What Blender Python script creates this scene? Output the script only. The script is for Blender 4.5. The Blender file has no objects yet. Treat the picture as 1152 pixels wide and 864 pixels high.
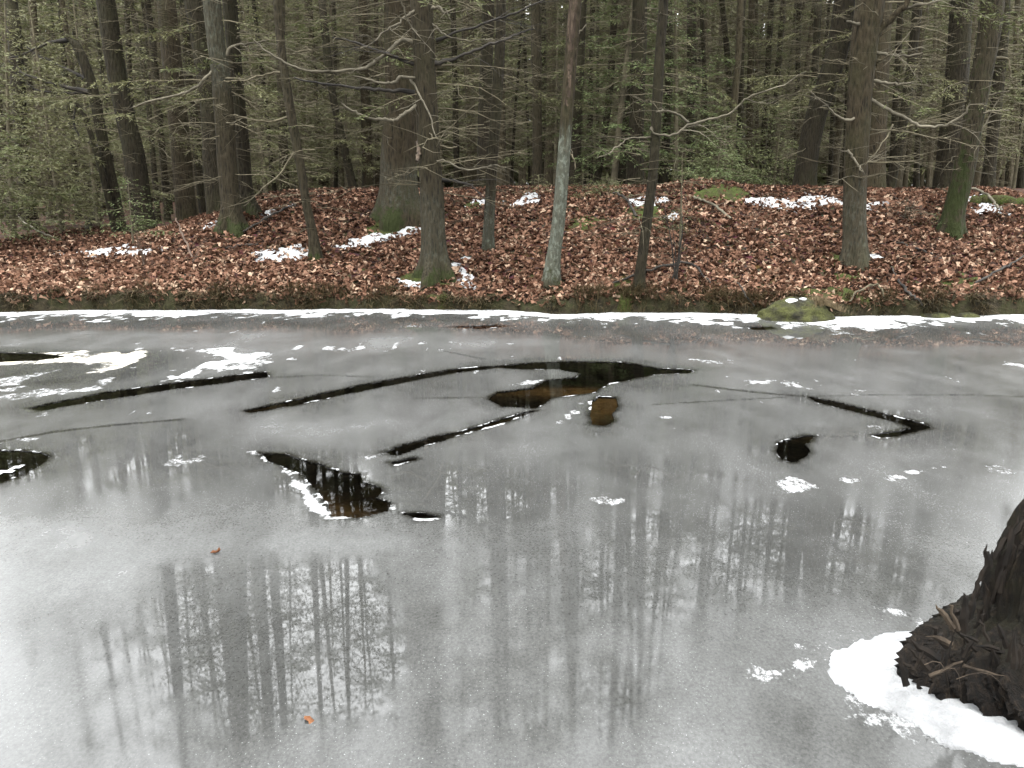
import bpy, math
import numpy as np
from mathutils import Vector

# ------------------------------------------------------------------ camera, sky, sun, exposure
SC = bpy.context.scene
COL = SC.collection
FPX, CX, CY = 904.0, 576.0, 432.0          # focal length in pixels of the 1152 x 864 photograph
PITCH = math.radians(14.1)
EYE = np.array([0.0, 0.0, 1.9])
cam_d = bpy.data.cameras.new('camera')
cam_d.sensor_fit = 'HORIZONTAL'; cam_d.sensor_width = 36.0
cam_d.lens = 36.0 * FPX / 1152.0
cam_d.clip_start = 0.05; cam_d.clip_end = 2000
cam = bpy.data.objects.new('camera', cam_d); COL.objects.link(cam)
cam.location = EYE; cam.rotation_euler = (math.radians(90) - PITCH, 0, 0)
SC.camera = cam

SUN_EL, SUN_AZ = math.radians(70), math.radians(200)
world = bpy.data.worlds.new('World'); SC.world = world; world.use_nodes = True
wn = world.node_tree; wn.nodes.clear()
sky = wn.nodes.new('ShaderNodeTexSky'); sky.sky_type = 'NISHITA'; sky.sun_disc = False
sky.sun_elevation = SUN_EL; sky.sun_rotation = SUN_AZ
sky.air_density = 1.0; sky.dust_density = 6.0; sky.ozone_density = 1.0
hsv = wn.nodes.new('ShaderNodeHueSaturation'); hsv.inputs['Saturation'].default_value = 0.10
mxs = wn.nodes.new('ShaderNodeMix'); mxs.data_type = 'RGBA'; mxs.inputs[0].default_value = 0.65
mxs.inputs[7].default_value = (6.6, 6.75, 6.8, 1)          # even overcast cloud layer
bgn = wn.nodes.new('ShaderNodeBackground'); bgn.inputs['Strength'].default_value = 0.15
won = wn.nodes.new('ShaderNodeOutputWorld')
wn.links.new(sky.outputs[0], hsv.inputs['Color']); wn.links.new(hsv.outputs[0], mxs.inputs[6])
wn.links.new(mxs.outputs[2], bgn.inputs['Color']); wn.links.new(bgn.outputs[0], won.inputs['Surface'])
sun_d = bpy.data.lights.new('sun', 'SUN'); sun_d.energy = 0.5; sun_d.angle = math.radians(45)
sun_d.color = (1.0, 0.97, 0.93)
sun = bpy.data.objects.new('sun', sun_d); COL.objects.link(sun)
sun.rotation_euler = (math.radians(90) - SUN_EL, 0, math.pi - SUN_AZ)
SC.view_settings.view_transform = 'Standard'; SC.view_settings.look = 'None'
SC.view_settings.exposure = 2.8; SC.view_settings.gamma = 1.0
SC.view_settings.use_curve_mapping = False
SC.render.engine = 'CYCLES'
cy = SC.cycles
cy.max_bounces = 6; cy.diffuse_bounces = 3; cy.glossy_bounces = 3; cy.transmission_bounces = 2
cy.transparent_max_bounces = 8; cy.volume_bounces = 0
cy.caustics_reflective = False; cy.caustics_refractive = False
cy.use_denoising = True

# ------------------------------------------------------------------ numeric helpers
rng = np.random.default_rng(7)
sp, cp = math.sin(PITCH), math.cos(PITCH)
def ray(px, py):
    dx, dy = (px - CX) / FPX, (CY - py) / FPX
    return np.array([dx, cp + dy * sp, -sp + dy * cp])
def ice_pt(px, py):
    d = ray(px, py); t = -EYE[2] / d[2]; return EYE + d * t
def at(px, py, Y):
    d = ray(px, py); return EYE + d * (Y / d[1])
def pix(x, y, z):
    zc = y * cp - (z - EYE[2]) * sp; yc = y * sp + (z - EYE[2]) * cp
    return CX + FPX * x / zc, CY - FPX * yc / zc

def _h(ix, iy, iz, seed):
    n = (ix * 374761393 + iy * 668265263 + iz * 2147483647 + seed * 974634777) & 0xFFFFFFFF
    n = ((n ^ (n >> 13)) * 1274126177) & 0xFFFFFFFF
    n = ((n ^ (n >> 16)) * 2246822519) & 0xFFFFFFFF
    return (n & 0xFFFFFF) / float(0xFFFFFF)
def noise(x, y, z=0.0, seed=0):
    x, y, z = np.broadcast_arrays(np.asarray(x, float), np.asarray(y, float), np.asarray(z, float))
    xi, yi, zi = np.floor(x).astype(np.int64), np.floor(y).astype(np.int64), np.floor(z).astype(np.int64)
    u, v, w = x - xi, y - yi, z - zi
    u, v, w = u*u*(3-2*u), v*v*(3-2*v), w*w*(3-2*w)
    r = 0
    for a in (0, 1):
        for b in (0, 1):
            for c in (0, 1):
                r = r + _h(xi+a, yi+b, zi+c, seed) * (u if a else 1-u) * (v if b else 1-v) * (w if c else 1-w)
    return r * 2 - 1
def fbm(x, y, z=0.0, o=4, seed=0):
    r, a, f = 0, 0.5, 1.0
    for k in range(o):
        r = r + a * noise(np.asarray(x)*f, np.asarray(y)*f, np.asarray(z)*f, seed + k*17); a *= 0.5; f *= 2.03
    return r
def sst(a, b, x):
    t = np.clip((np.asarray(x, float) - a) / (b - a), 0, 1); return t*t*(3-2*t)
def poly_sdf(X, Y, P):
    """signed distance to polygon P (n,2): negative inside"""
    P = np.asarray(P, float); d = np.full(X.shape, 1e9); inside = np.zeros(X.shape, bool)
    for i in range(len(P)):
        ax, ay = P[i]; bx, by = P[(i+1) % len(P)]
        ex, ey = bx-ax, by-ay; wx, wy = X-ax, Y-ay
        t = np.clip((wx*ex + wy*ey) / (ex*ex + ey*ey + 1e-12), 0, 1)
        d = np.minimum(d, (wx-ex*t)**2 + (wy-ey*t)**2)
        if ay != by:
            c = ((ay > Y) != (by > Y)) & (X < (bx-ax) * (Y-ay) / (by-ay) + ax)
            inside ^= c
    d = np.sqrt(d); return np.where(inside, -d, d)
def line_dist(X, Y, P):
    P = np.asarray(P, float); d = np.full(X.shape, 1e9)
    for i in range(len(P)-1):
        ax, ay = P[i]; bx, by = P[i+1]
        ex, ey = bx-ax, by-ay; wx, wy = X-ax, Y-ay
        t = np.clip((wx*ex + wy*ey) / (ex*ex + ey*ey + 1e-12), 0, 1)
        d = np.minimum(d, (wx-ex*t)**2 + (wy-ey*t)**2)
    return np.sqrt(d)
def smooth_path(P, n):
    """Catmull-Rom resample of rows P to n rows"""
    P = np.asarray(P, float); m = len(P)
    if m < 3:
        t = np.linspace(0, 1, n)[:, None]; return P[0] * (1-t) + P[-1] * t
    Q = np.vstack([2*P[0]-P[1], P, 2*P[-1]-P[-2]])
    s = np.linspace(0, m-1, n); k = np.minimum(s.astype(int), m-2); t = (s-k)[:, None]
    p0, p1, p2, p3 = Q[k], Q[k+1], Q[k+2], Q[k+3]
    return 0.5*((2*p1) + (-p0+p2)*t + (2*p0-5*p1+4*p2-p3)*t*t + (-p0+3*p1-3*p2+p3)*t**3)

class MB:
    """collects vertices and faces (tris and quads) and per-vertex attributes"""
    def __init__(s): s.V = []; s.T = []; s.Q = []; s.n = 0; s.A = {}
    def add(s, V, Q=None, T=None, **attrs):
        V = np.asarray(V, float)
        if Q is not None and len(Q): s.Q.append(np.asarray(Q) + s.n)
        if T is not None and len(T): s.T.append(np.asarray(T) + s.n)
        for k, a in attrs.items():
            a = np.asarray(a, float)
            if a.ndim == 0: a = np.full(len(V), float(a))
            s.A.setdefault(k, []).append(a)
        s.V.append(V); s.n += len(V)
    def tube(s, P, R, segs=6, cap=True, **attrs):
        P = np.asarray(P, float); R = np.broadcast_to(np.asarray(R, float), (len(P),))
        T = np.gradient(P, axis=0); T /= np.linalg.norm(T, axis=1)[:, None] + 1e-9
        ref = np.array([0, 1.0, 0]) if abs(T[:, 1]).mean() < 0.7 else np.array([1.0, 0, 0])
        B = np.cross(T, ref); B /= np.linalg.norm(B, axis=1)[:, None] + 1e-9
        N = np.cross(B, T)
        a = np.linspace(0, 2*np.pi, segs, endpoint=False)
        V = P[:, None] + R[:, None, None] * (np.cos(a)[None, :, None]*B[:, None] + np.sin(a)[None, :, None]*N[:, None])
        n = len(P); i = np.arange(n-1)[:, None]*segs; j = np.arange(segs)[None]; j2 = (j+1) % segs
        Q = np.stack([i+j, i+j2, i+segs+j2, i+segs+j], -1).reshape(-1, 4)
        s.add(V.reshape(-1, 3), Q, **attrs)
    def build(s, name, mat, parent=None, smooth=True):
        me = mesh_data(name, s, smooth); me.materials.append(mat)
        return link(name, me, parent)
def mesh_data(name, mb, smooth=True):
    V = np.concatenate(mb.V) if mb.V else np.zeros((0, 3))
    T = np.concatenate(mb.T) if mb.T else np.zeros((0, 3), int)
    Q = np.concatenate(mb.Q) if mb.Q else np.zeros((0, 4), int)
    me = bpy.data.meshes.new(name)
    me.vertices.add(len(V)); me.vertices.foreach_set('co', V.astype(np.float32).ravel())
    nl = len(T)*3 + len(Q)*4
    me.loops.add(nl); me.polygons.add(len(T) + len(Q))
    me.loops.foreach_set('vertex_index', np.concatenate([T.ravel(), Q.ravel()]).astype(np.int32))
    st = np.concatenate([np.arange(len(T))*3, len(T)*3 + np.arange(len(Q))*4]).astype(np.int32)
    me.polygons.foreach_set('loop_start', st)
    me.polygons.foreach_set('use_smooth', np.full(len(T)+len(Q), smooth, bool))
    for k, parts in mb.A.items():
        a = np.concatenate(parts)
        if len(a) != len(V): continue
        at_ = me.attributes.new(k, 'FLOAT', 'POINT'); at_.data.foreach_set('value', a.astype(np.float32))
    me.update(calc_edges=True); me.validate(); return me
def link(name, me, parent=None):
    o = bpy.data.objects.new(name, me); COL.objects.link(o)
    if parent is not None: o.parent = parent
    return o
def tag(o, label=None, cat=None, group=None, kind=None):
    if label: o['label'] = label
    if cat: o['category'] = cat
    if group: o['group'] = group
    if kind: o['kind'] = kind
    return o
def empty(name, loc): 
    o = bpy.data.objects.new(name, None); o.location = [float(c) for c in loc]; o.empty_display_size = 0.2
    COL.objects.link(o); return o

# ------------------------------------------------------------------ materials
class NT:
    def __init__(s, name, rough=0.8, spec=0.3):
        s.m = bpy.data.materials.new(name); s.m.use_nodes = True; s.t = s.m.node_tree
        s.b = s.t.nodes['Principled BSDF']; s.b.inputs['Roughness'].default_value = rough
        s.b.inputs['Specular IOR Level'].default_value = spec
        s.co = s.t.nodes.new('ShaderNodeTexCoord')
    def l(s, a, b): s.t.links.new(a, b)
    def map(s, scale, src='Object'):
        n = s.t.nodes.new('ShaderNodeMapping'); n.inputs['Scale'].default_value = scale
        s.l(s.co.outputs[src], n.inputs['Vector']); return n.outputs[0]
    def noise(s, vec, scale=1, detail=4, rough=0.6, dist=0):
        n = s.t.nodes.new('ShaderNodeTexNoise'); s.l(vec, n.inputs['Vector'])
        n.inputs['Scale'].default_value = scale; n.inputs['Detail'].default_value = detail
        n.inputs['Roughness'].default_value = rough; n.inputs['Distortion'].default_value = dist
        return n.outputs[0]
    def voro(s, vec, scale=1, feat='F1', out='Distance'):
        n = s.t.nodes.new('ShaderNodeTexVoronoi'); n.feature = feat; s.l(vec, n.inputs['Vector'])
        n.inputs['Scale'].default_value = scale; return n.outputs[out]
    def ramp(s, fac, stops):
        n = s.t.nodes.new('ShaderNodeValToRGB'); s.l(fac, n.inputs[0]); e = n.color_ramp.elements
        while len(e) < len(stops): e.new(0.5)
        for i, (p, c) in enumerate(stops):
            e[i].position = p; e[i].color = (c if len(c) == 4 else (*c, 1)) if not isinstance(c, (int, float)) else (c, c, c, 1)
        return n.outputs[0]
    def attr(s, name):
        n = s.t.nodes.new('ShaderNodeAttribute'); n.attribute_name = name; return n.outputs['Fac']
    def info(s, out='Random'): return s.t.nodes.new('ShaderNodeObjectInfo').outputs[out]
    def mix(s, fac, a, b, mode='MIX'):
        n = s.t.nodes.new('ShaderNodeMix'); n.data_type = 'RGBA'; n.blend_type = mode
        for i, v in ((0, fac), (6, a), (7, b)):
            if isinstance(v, (int, float)): n.inputs[i].default_value = v if i == 0 else (v, v, v, 1)
            elif isinstance(v, tuple): n.inputs[i].default_value = (*v, 1) if len(v) == 3 else v
            else: s.l(v, n.inputs[i])
        return n.outputs[2]
    def math(s, op, a, b=0.0, clamp=False):
        n = s.t.nodes.new('ShaderNodeMath'); n.operation = op; n.use_clamp = clamp
        for i, v in ((0, a), (1, b)):
            if isinstance(v, (int, float)): n.inputs[i].default_value = v
            else: s.l(v, n.inputs[i])
        return n.outputs[0]
    def rng(s, v, a, b, c=0.0, d=1.0):
        n = s.t.nodes.new('ShaderNodeMapRange'); s.l(v, n.inputs[0])
        for i, x in enumerate((a, b, c, d)): n.inputs[1+i].default_value = x
        return n.outputs[0]
    def bump(s, h, strength=0.5, dist=0.02, prev=None):
        n = s.t.nodes.new('ShaderNodeBump'); n.inputs['Strength'].default_value = strength
        n.inputs['Distance'].default_value = dist; s.l(h, n.inputs['Height'])
        if prev is not None: s.l(prev, n.inputs['Normal'])
        s.l(n.outputs[0], s.b.inputs['Normal']); return n.outputs[0]
    def col(s, c): s.l(c, s.b.inputs['Base Color']) if not isinstance(c, tuple) else setattr(s.b.inputs['Base Color'], 'default_value', (*c, 1))

def bark_mat(name, dark, light, algae=0.25, moss_col=(0.019, 0.024, 0.007), lichen_col=(0.095, 0.104, 0.083)):
    n = NT(name, 0.9, 0.15)
    v = n.map((1, 1, 0.16))
    a = n.noise(v, 26, 5, 0.65, 0.4); b = n.voro(n.map((1, 1, 0.22)), 30)
    h = n.math('MULTIPLY', a, n.math('ADD', b, 0.45))
    c = n.ramp(h, [(0.20, dark), (0.47, light)])
    big = n.noise(n.map((1, 1, 0.5)), 2.2, 3)
    c = n.mix(n.rng(big, 0.45, 0.7, 0, algae), c, (0.027, 0.029, 0.011))
    c = n.mix(n.math('MULTIPLY', n.info(), 0.5), c, n.mix(1.0, c, (0.62, 0.6, 0.55), 'MULTIPLY'))
    spots = n.rng(n.noise(n.map((1, 1, 0.6)), 17, 4, 0.7), 0.52, 0.6)
    c = n.mix(n.math('MULTIPLY', n.attr('lichen'), n.math('ADD', n.math('MULTIPLY', spots, 0.7), 0.3), True), c, lichen_col)
    ms = n.rng(n.noise(n.map((1, 1, 1)), 9, 4, 0.7), 0.3, 0.7, -0.5, 0.5)
    c = n.mix(n.rng(n.math('ADD', n.attr('moss'), ms), 0.4, 0.7), c, moss_col)
    wood = n.ramp(n.noise(n.map((1, 1, 0.1)), 30, 3), [(0.35, (0.02, 0.014, 0.010)), (0.7, (0.085, 0.062, 0.044))])
    c = n.mix(n.rng(n.math('ADD', n.attr('bare'), ms), 0.4, 0.6), c, wood)
    n.col(c); n.bump(h, 1.0, 0.05); return n.m
M = {}
M['bark'] = bark_mat('hemlock_bark', (0.0024, 0.0020, 0.0012), (0.030, 0.0245, 0.0145))
M['bark_brown'] = bark_mat('brown_bark', (0.0026, 0.0020, 0.0012), (0.033, 0.0258, 0.0150), 0.45)
M['bark_dark'] = bark_mat('dark_bark', (0.0024, 0.0020, 0.0012), (0.0190, 0.0155, 0.0090), 0.4)
M['bark_far_hazed'] = bark_mat('hazed_distant_bark', (0.014, 0.0115, 0.0072), (0.058, 0.048, 0.030), 0.4)  # lighter bark copy: distance haze is put into the colour
def twig_mat(name, c1, c2):
    n = NT(name, 0.85, 0.2); n.col(n.ramp(n.noise(n.map((1, 1, 1)), 3.0, 3), [(0.35, c1), (0.65, c2)])); return n.m
M['twig'] = twig_mat('hazed_dead_twig', (0.040, 0.034, 0.021), (0.100, 0.087, 0.056))  # twigs brightened so the crowd of distant branches reads as haze
M['twig_pale'] = twig_mat('pale_dead_branch', (0.040, 0.035, 0.024), (0.12, 0.107, 0.078))
M['twig_dark'] = twig_mat('dark_branch', (0.010, 0.009, 0.008), (0.035, 0.031, 0.026))
M['twig_brown'] = twig_mat('brown_stems', (0.04, 0.026, 0.019), (0.085, 0.06, 0.044))
def foliage_mat(name, c1, c2):
    n = NT(name, 0.65, 0.25)
    c = n.ramp(n.attr('v'), [(0.0, c1), (1.0, c2)])
    c = n.mix(n.rng(n.noise(n.map((1, 1, 1)), 1.3, 2), 0.4, 0.65, 0, 0.6), c, n.mix(1.0, c, (0.75, 0.72, 0.7), 'MULTIPLY'))
    n.col(c)
    tr = n.t.nodes.new('ShaderNodeBsdfTranslucent'); n.l(c, tr.inputs['Color'])
    mx = n.t.nodes.new('ShaderNodeMixShader'); mx.inputs[0].default_value = 0.3
    out = n.t.nodes['Material Output']
    n.l(n.b.outputs[0], mx.inputs[1]); n.l(tr.outputs[0], mx.inputs[2]); n.l(mx.outputs[0], out.inputs['Surface'])
    return n.m
M['needles'] = foliage_mat('hemlock_needles', (0.034, 0.042, 0.015), (0.115, 0.127, 0.053))
M['needles_grey_hazed'] = foliage_mat('hazed_grey_green_needles', (0.050, 0.053, 0.022), (0.152, 0.152, 0.074))  # grey green brightened in place of haze over the far foliage
M['needles_fresh'] = foliage_mat('fresh_green_needles', (0.036, 0.053, 0.018), (0.130, 0.162, 0.066))
M['needles_brown'] = foliage_mat('dry_brown_foliage', (0.030, 0.024, 0.015), (0.08, 0.065, 0.043))
def litter_mat():
    n = NT('oak_leaf_litter', 0.75, 0.10)
    c = n.ramp(n.attr('v'), [(0.0, (0.017, 0.009, 0.006)), (0.25, (0.058, 0.029, 0.018)), (0.55, (0.128, 0.067, 0.043)),
                             (0.8, (0.205, 0.120, 0.080)), (1.0, (0.32, 0.232, 0.165))])
    n.col(c)
    tr = n.t.nodes.new('ShaderNodeBsdfTranslucent'); n.l(c, tr.inputs['Color'])
    mx = n.t.nodes.new('ShaderNodeMixShader'); mx.inputs[0].default_value = 0.15
    n.l(n.b.outputs[0], mx.inputs[1]); n.l(tr.outputs[0], mx.inputs[2])
    n.l(mx.outputs[0], n.t.nodes['Material Output'].inputs['Surface']); return n.m
M['litter'] = litter_mat()
def soil_mat():
    n = NT('leafy_soil', 0.95, 0.1)
    a = n.noise(n.map((1, 1, 1)), 14, 6, 0.7); b = n.voro(n.map((1, 1, 1)), 13, 'F1', 'Color')
    c = n.ramp(a, [(0.3, (0.018, 0.011, 0.008)), (0.55, (0.04, 0.022, 0.015)), (0.75, (0.085, 0.046, 0.03))])
    c = n.mix(0.35, c, n.mix(1.0, b, (0.11, 0.06, 0.042), 'MULTIPLY'))
    c = n.mix(n.attr('lip'), c, n.ramp(a, [(0.3, (0.008, 0.007, 0.005)), (0.7, (0.04, 0.033, 0.02))]))
    c = n.mix(n.math('MULTIPLY', n.attr('mossy'), n.rng(n.noise(n.map((1, 1, 1)), 5, 4, 0.7), 0.42, 0.55)), c, (0.026, 0.032, 0.010))
    n.col(c); n.bump(a, 1.0, 0.05); return n.m
M['soil'] = soil_mat()
def moss_mat():
    n = NT('green_moss', 0.95, 0.1)
    a = n.noise(n.map((1, 1, 1)), 60, 5, 0.7); b = n.noise(n.map((1, 1, 1)), 6, 4, 0.6)
    c = n.ramp(a, [(0.3, (0.010, 0.014, 0.0035)), (0.7, (0.062, 0.082, 0.019))])
    c = n.mix(n.rng(b, 0.4, 0.62, 0, 0.8), c, n.ramp(a, [(0.3, (0.012, 0.009, 0.005)), (0.7, (0.045, 0.036, 0.018))]))
    n.col(c); n.bump(a, 1.0, 0.03); return n.m
M['moss'] = moss_mat()
def dark_moss():
    n = NT('dark_mossy_rock', 0.9, 0.2)
    a = n.noise(n.map((1, 1, 1)), 45, 5, 0.7); b = n.noise(n.map((1, 1, 1)), 5, 4, 0.6)
    c = n.mix(n.rng(b, 0.38, 0.6), n.ramp(a, [(0.3, (0.006, 0.006, 0.004)), (0.7, (0.028, 0.026, 0.016))]), n.ramp(a, [(0.3, (0.015, 0.017, 0.0045)), (0.7, (0.075, 0.078, 0.024))]))
    n.col(c); n.bump(a, 1.0, 0.03); return n.m
M['moss_dark'] = dark_moss()
def snow_mat():
    n = NT('old_snow', 0.65, 0.3)
    a = n.noise(n.map((1, 1, 1)), 40, 5, 0.7); b = n.noise(n.map((1, 1, 1)), 7, 4)
    c = n.ramp(b, [(0.3, (0.22, 0.224, 0.228)), (0.65, (0.42, 0.428, 0.435))])
    n.col(c); n.bump(a, 1.0, 0.03); n.b.inputs['Subsurface Weight'].default_value = 0.0; return n.m
M['snow'] = snow_mat()
def ice_mat():
    n = NT('river_ice', 0.2, 0.5)
    n.b.inputs['IOR'].default_value = 1.55
    pos = n.co.outputs['Object']
    def mp(sc):
        return n.map(sc)
    frost, wet, stain = n.attr('frost'), n.attr('wet'), n.attr('stain')
    n1 = n.noise(mp((0.55, 0.4, 1)), 1, 5, 0.6, 0.6); n2 = n.noise(mp((2.2, 1.4, 1)), 1, 5, 0.65, 0.4)
    n3 = n.noise(mp((1, 0.75, 1)), 75, 3, 0.75); n4 = n.noise(mp((1, 0.6, 1)), 22, 5, 0.7)
    milk = n.math('ADD', n.math('MULTIPLY', n1, 0.55), n.math('MULTIPLY', n2, 0.45))
    milk = n.math('SUBTRACT', n.math('ADD', milk, n.attr('milk')), n.math('MULTIPLY', wet, 0.19))
    c = n.ramp(milk, [(0.06, (0.007, 0.0068, 0.0054)), (0.30, (0.037, 0.0375, 0.036)), (0.54, (0.064, 0.065, 0.0635)), (0.88, (0.113, 0.115, 0.115))])
    grain = n.math('ADD', n.rng(n3, 0.3, 0.75, 0.68, 1.36), n.rng(n4, 0.3, 0.7, -0.13, 0.13))
    c = n.mix(1.0, c, grain, 'MULTIPLY')
    speck = n.math('MULTIPLY', n.rng(n.noise(mp((1, 0.8, 1)), 130, 2, 0.6), 0.66, 0.72), n.rng(n2, 0.4, 0.6, 0.1, 0.7))
    c = n.mix(n.math('MULTIPLY', speck, 0.8), c, (0.38, 0.39, 0.395))
    fr = n.rng(n.math('ADD', frost, n.math('ADD', n.math('MULTIPLY', n.math('SUBTRACT', n4, 0.5), 1.1), n.math('MULTIPLY', n.math('SUBTRACT', n3, 0.5), 0.6))), 0.36, 0.72)
    fcol = n.mix(stain, (0.40, 0.41, 0.415), (0.36, 0.30, 0.18))
    c = n.mix(fr, c, fcol)
    n.col(c)
    r = n.math('ADD', n.rng(milk, 0.34, 0.74, 0.02, 0.30), n.rng(n3, 0.3, 0.7, -0.008, 0.012))
    r = n.math('MULTIPLY', r, n.rng(wet, 0.1, 0.9, 1.0, 0.10)); r = n.math('ADD', r, n.math('MULTIPLY', fr, 0.5)); r = n.math('MAXIMUM', r, 0.006)
    n.l(r, n.b.inputs['Roughness'])
    b1 = n.bump(n3, 0.006, 0.002); b2 = n.bump(n.noise(mp((1, 1, 1)), 5, 2, 0.5), 0.002, 0.012, b1)
    n.bump(fr, 0.4, 0.012, b2)
    return n.m
M['ice'] = ice_mat()
def water_mat():
    m = bpy.data.materials.new('dark_water'); m.use_nodes = True; t = m.node_tree; t.nodes.clear()
    o = t.nodes.new('ShaderNodeOutputMaterial'); mx = t.nodes.new('ShaderNodeMixShader')
    fr = t.nodes.new('ShaderNodeFresnel'); fr.inputs['IOR'].default_value = 1.333
    tr = t.nodes.new('ShaderNodeBsdfTransparent'); tr.inputs['Color'].default_value = (0.46, 0.40, 0.30, 1)
    gl = t.nodes.new('ShaderNodeBsdfGlossy'); gl.inputs['Roughness'].default_value = 0.02
    nz = t.nodes.new('ShaderNodeTexNoise'); nz.inputs['Scale'].default_value = 4
    bp = t.nodes.new('ShaderNodeBump'); bp.inputs['Strength'].default_value = 0.05; bp.inputs['Distance'].default_value = 0.02
    t.links.new(nz.outputs[0], bp.inputs['Height']); t.links.new(bp.outputs[0], gl.inputs['Normal'])
    t.links.new(fr.outputs[0], mx.inputs[0]); t.links.new(tr.outputs[0], mx.inputs[1]); t.links.new(gl.outputs[0], mx.inputs[2])
    t.links.new(mx.outputs[0], o.inputs['Surface']); return m
M['water'] = water_mat()
def bed_mat():
    n = NT('stream_bed', 0.9, 0.1)
    a = n.noise(n.map((1, 1, 1)), 9, 6, 0.75, 0.5)
    n.col(n.ramp(a, [(0.3, (0.022, 0.0165, 0.0105)), (0.55, (0.085, 0.064, 0.037)), (0.75, (0.18, 0.14, 0.082))])); return n.m
M['bed'] = bed_mat()
def stump_mat():
    n = NT('rotten_wood', 0.85, 0.2)
    a = n.noise(n.map((1, 1, 0.10)), 46, 6, 0.7, 0.6); b = n.noise(n.map((1, 1, 1)), 6, 4)
    c = n.ramp(a, [(0.38, (0.0016, 0.0013, 0.001)), (0.55, (0.009, 0.0062, 0.004)), (0.78, (0.042, 0.029, 0.018))])
    c = n.mix(n.rng(b, 0.5, 0.7, 0, 0.4), c, (0.012, 0.008, 0.005))
    c = n.mix(n.math('MULTIPLY', n.attr('moss'), n.rng(n.noise(n.map((1, 1, 1)), 12, 4, 0.7), 0.4, 0.58)), c, (0.022, 0.025, 0.008))
    n.col(c); n.bump(a, 1.0, 0.03); return n.m
M['stump'] = stump_mat()
def plain_mat(name, c1, c2, sc=20, rough=0.8):
    n = NT(name, rough, 0.25); n.col(n.ramp(n.noise(n.map((1, 1, 0.3)), sc, 4), [(0.35, c1), (0.65, c2)])); return n.m
M['splinter'] = plain_mat('torn_wood_dark', (0.003, 0.0025, 0.002), (0.018, 0.013, 0.009))
M['splinter_pale'] = plain_mat('torn_wood_pale', (0.022, 0.016, 0.011), (0.085, 0.064, 0.045))
M['leaf_orange'] = plain_mat('orange_leaf', (0.085, 0.028, 0.009), (0.15, 0.06, 0.02), 30, 0.6)
M['grass'] = foliage_mat('bank_sedge', (0.012, 0.012, 0.005), (0.12, 0.088, 0.045))

# ------------------------------------------------------------------ terrain
SHORE_PX = [(-60, 353), (0, 352), (80, 350), (150, 349), (300, 349), (450, 348), (560, 350), (620, 354), (700, 352), (760, 353),
            (830, 354), (900, 357), (950, 357), (1050, 356), (1152, 355), (1230, 354)]
_sw = np.array([ice_pt(*p)[:2] for p in SHORE_PX])
def shore(x):
    x = np.asarray(x, float)
    return np.interp(x, _sw[:, 0], _sw[:, 1]) + 0.16*fbm(x*1.1, 3.3, o=5, seed=5)
def plateau(x):
    x = np.asarray(x, float)
    return 0.72 + 1.00 * sst(-8.6, -4.6, x) + 0.03*np.sin(x*0.5)
MOUNDS = []                                    # (x, y, height, radius) swellings at tree bases and mossy humps
def ground(x, y):
    x, y = np.broadcast_arrays(np.asarray(x, float), np.asarray(y, float))
    s = y - shore(x)
    lip = 0.20 + 0.09*noise(x*0.9, 1.7, seed=9) + 0.05*noise(x*3.1, 0.7, seed=19)
    hp = plateau(x)
    t = np.clip((s - 0.15) / 5.6, 0, 1)
    h = lip + (hp - lip) * (0.55*t + 0.45*np.sin(t*np.pi/2))
    h = h + (0.07*fbm(x*0.8, y*0.8, seed=2) + 0.035*fbm(x*3, y*3, seed=3)) * sst(0.1, 1.0, s)
    h = np.where(s > 9, h - (np.clip(s, 9, 200)-9)*0.004, h)
    for mx, my, mh, mr in MOUNDS:
        h = h + mh*np.exp(-((x-mx)**2 + (y-my)**2) / (mr*mr))
    k = sst(-0.02, 0.16, s + 0.03*noise(x*9, y*9, seed=31))
    return -0.3*(1-k) + h*k
def bank_pt(px, py):
    d = ray(px, py); t = np.concatenate([np.linspace(11, 24, 1600), np.linspace(24, 80, 800)]); P = EYE + d[None]*t[:, None]
    g = ground(P[:, 0], P[:, 1]); w = np.where(P[:, 2] <= g)[0]
    i = w[0] if len(w) else 1599
    return np.array([P[i, 0], P[i, 1], g[i]])
for px, py, mh, mr in [(487, 306, 0.10, 0.55), (447, 242, 0.16, 0.9), (800, 216, 0.16, 0.9), (640, 225, 0.05, 1.0), (262, 250, 0.12, 0.7),
                       (962, 292, 0.06, 0.5), (1120, 226, 0.10, 0.9), (765, 312, 0.12, 0.5), (620, 318, 0.04, 0.4)]:
    p = bank_pt(px, py); MOUNDS.append((p[0], p[1], mh, mr))

def grid_faces(nx, ny):
    i = np.arange(ny-1)[:, None]*nx; j = np.arange(nx-1)[None]
    return np.stack([i+j, i+j+1, i+nx+j+1, i+nx+j], -1).reshape(-1, 4)
xs = np.concatenate([-np.geomspace(150, 10.2, 26), np.arange(-10, 10.01, 0.07), np.geomspace(10.2, 150, 26)])
ss = np.concatenate([np.linspace(-0.6, -0.06, 4), np.arange(-0.04, 0.4, 0.03), np.arange(0.42, 7.5, 0.075), np.geomspace(7.6, 240, 40)])
X, S = np.meshgrid(xs, ss); Yg = S + shore(X)
Z = ground(X, Yg)
mb = MB()
lipA = (1 - sst(0.22, 0.5, S + 0.18*fbm(X*1.5, S*2, seed=41)))
mossA = np.clip((1 - sst(0.2, 1.0, S))*0.30 + 0.10, 0, 1)
mb.add(np.stack([X, Yg, Z], -1).reshape(-1, 3), grid_faces(len(xs), len(ss)), lip=lipA.ravel(), mossy=mossA.ravel())
tag(mb.build('ground_bank', M['soil']), 'leaf covered bank rising behind the frozen river', None, None, 'structure')
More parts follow.
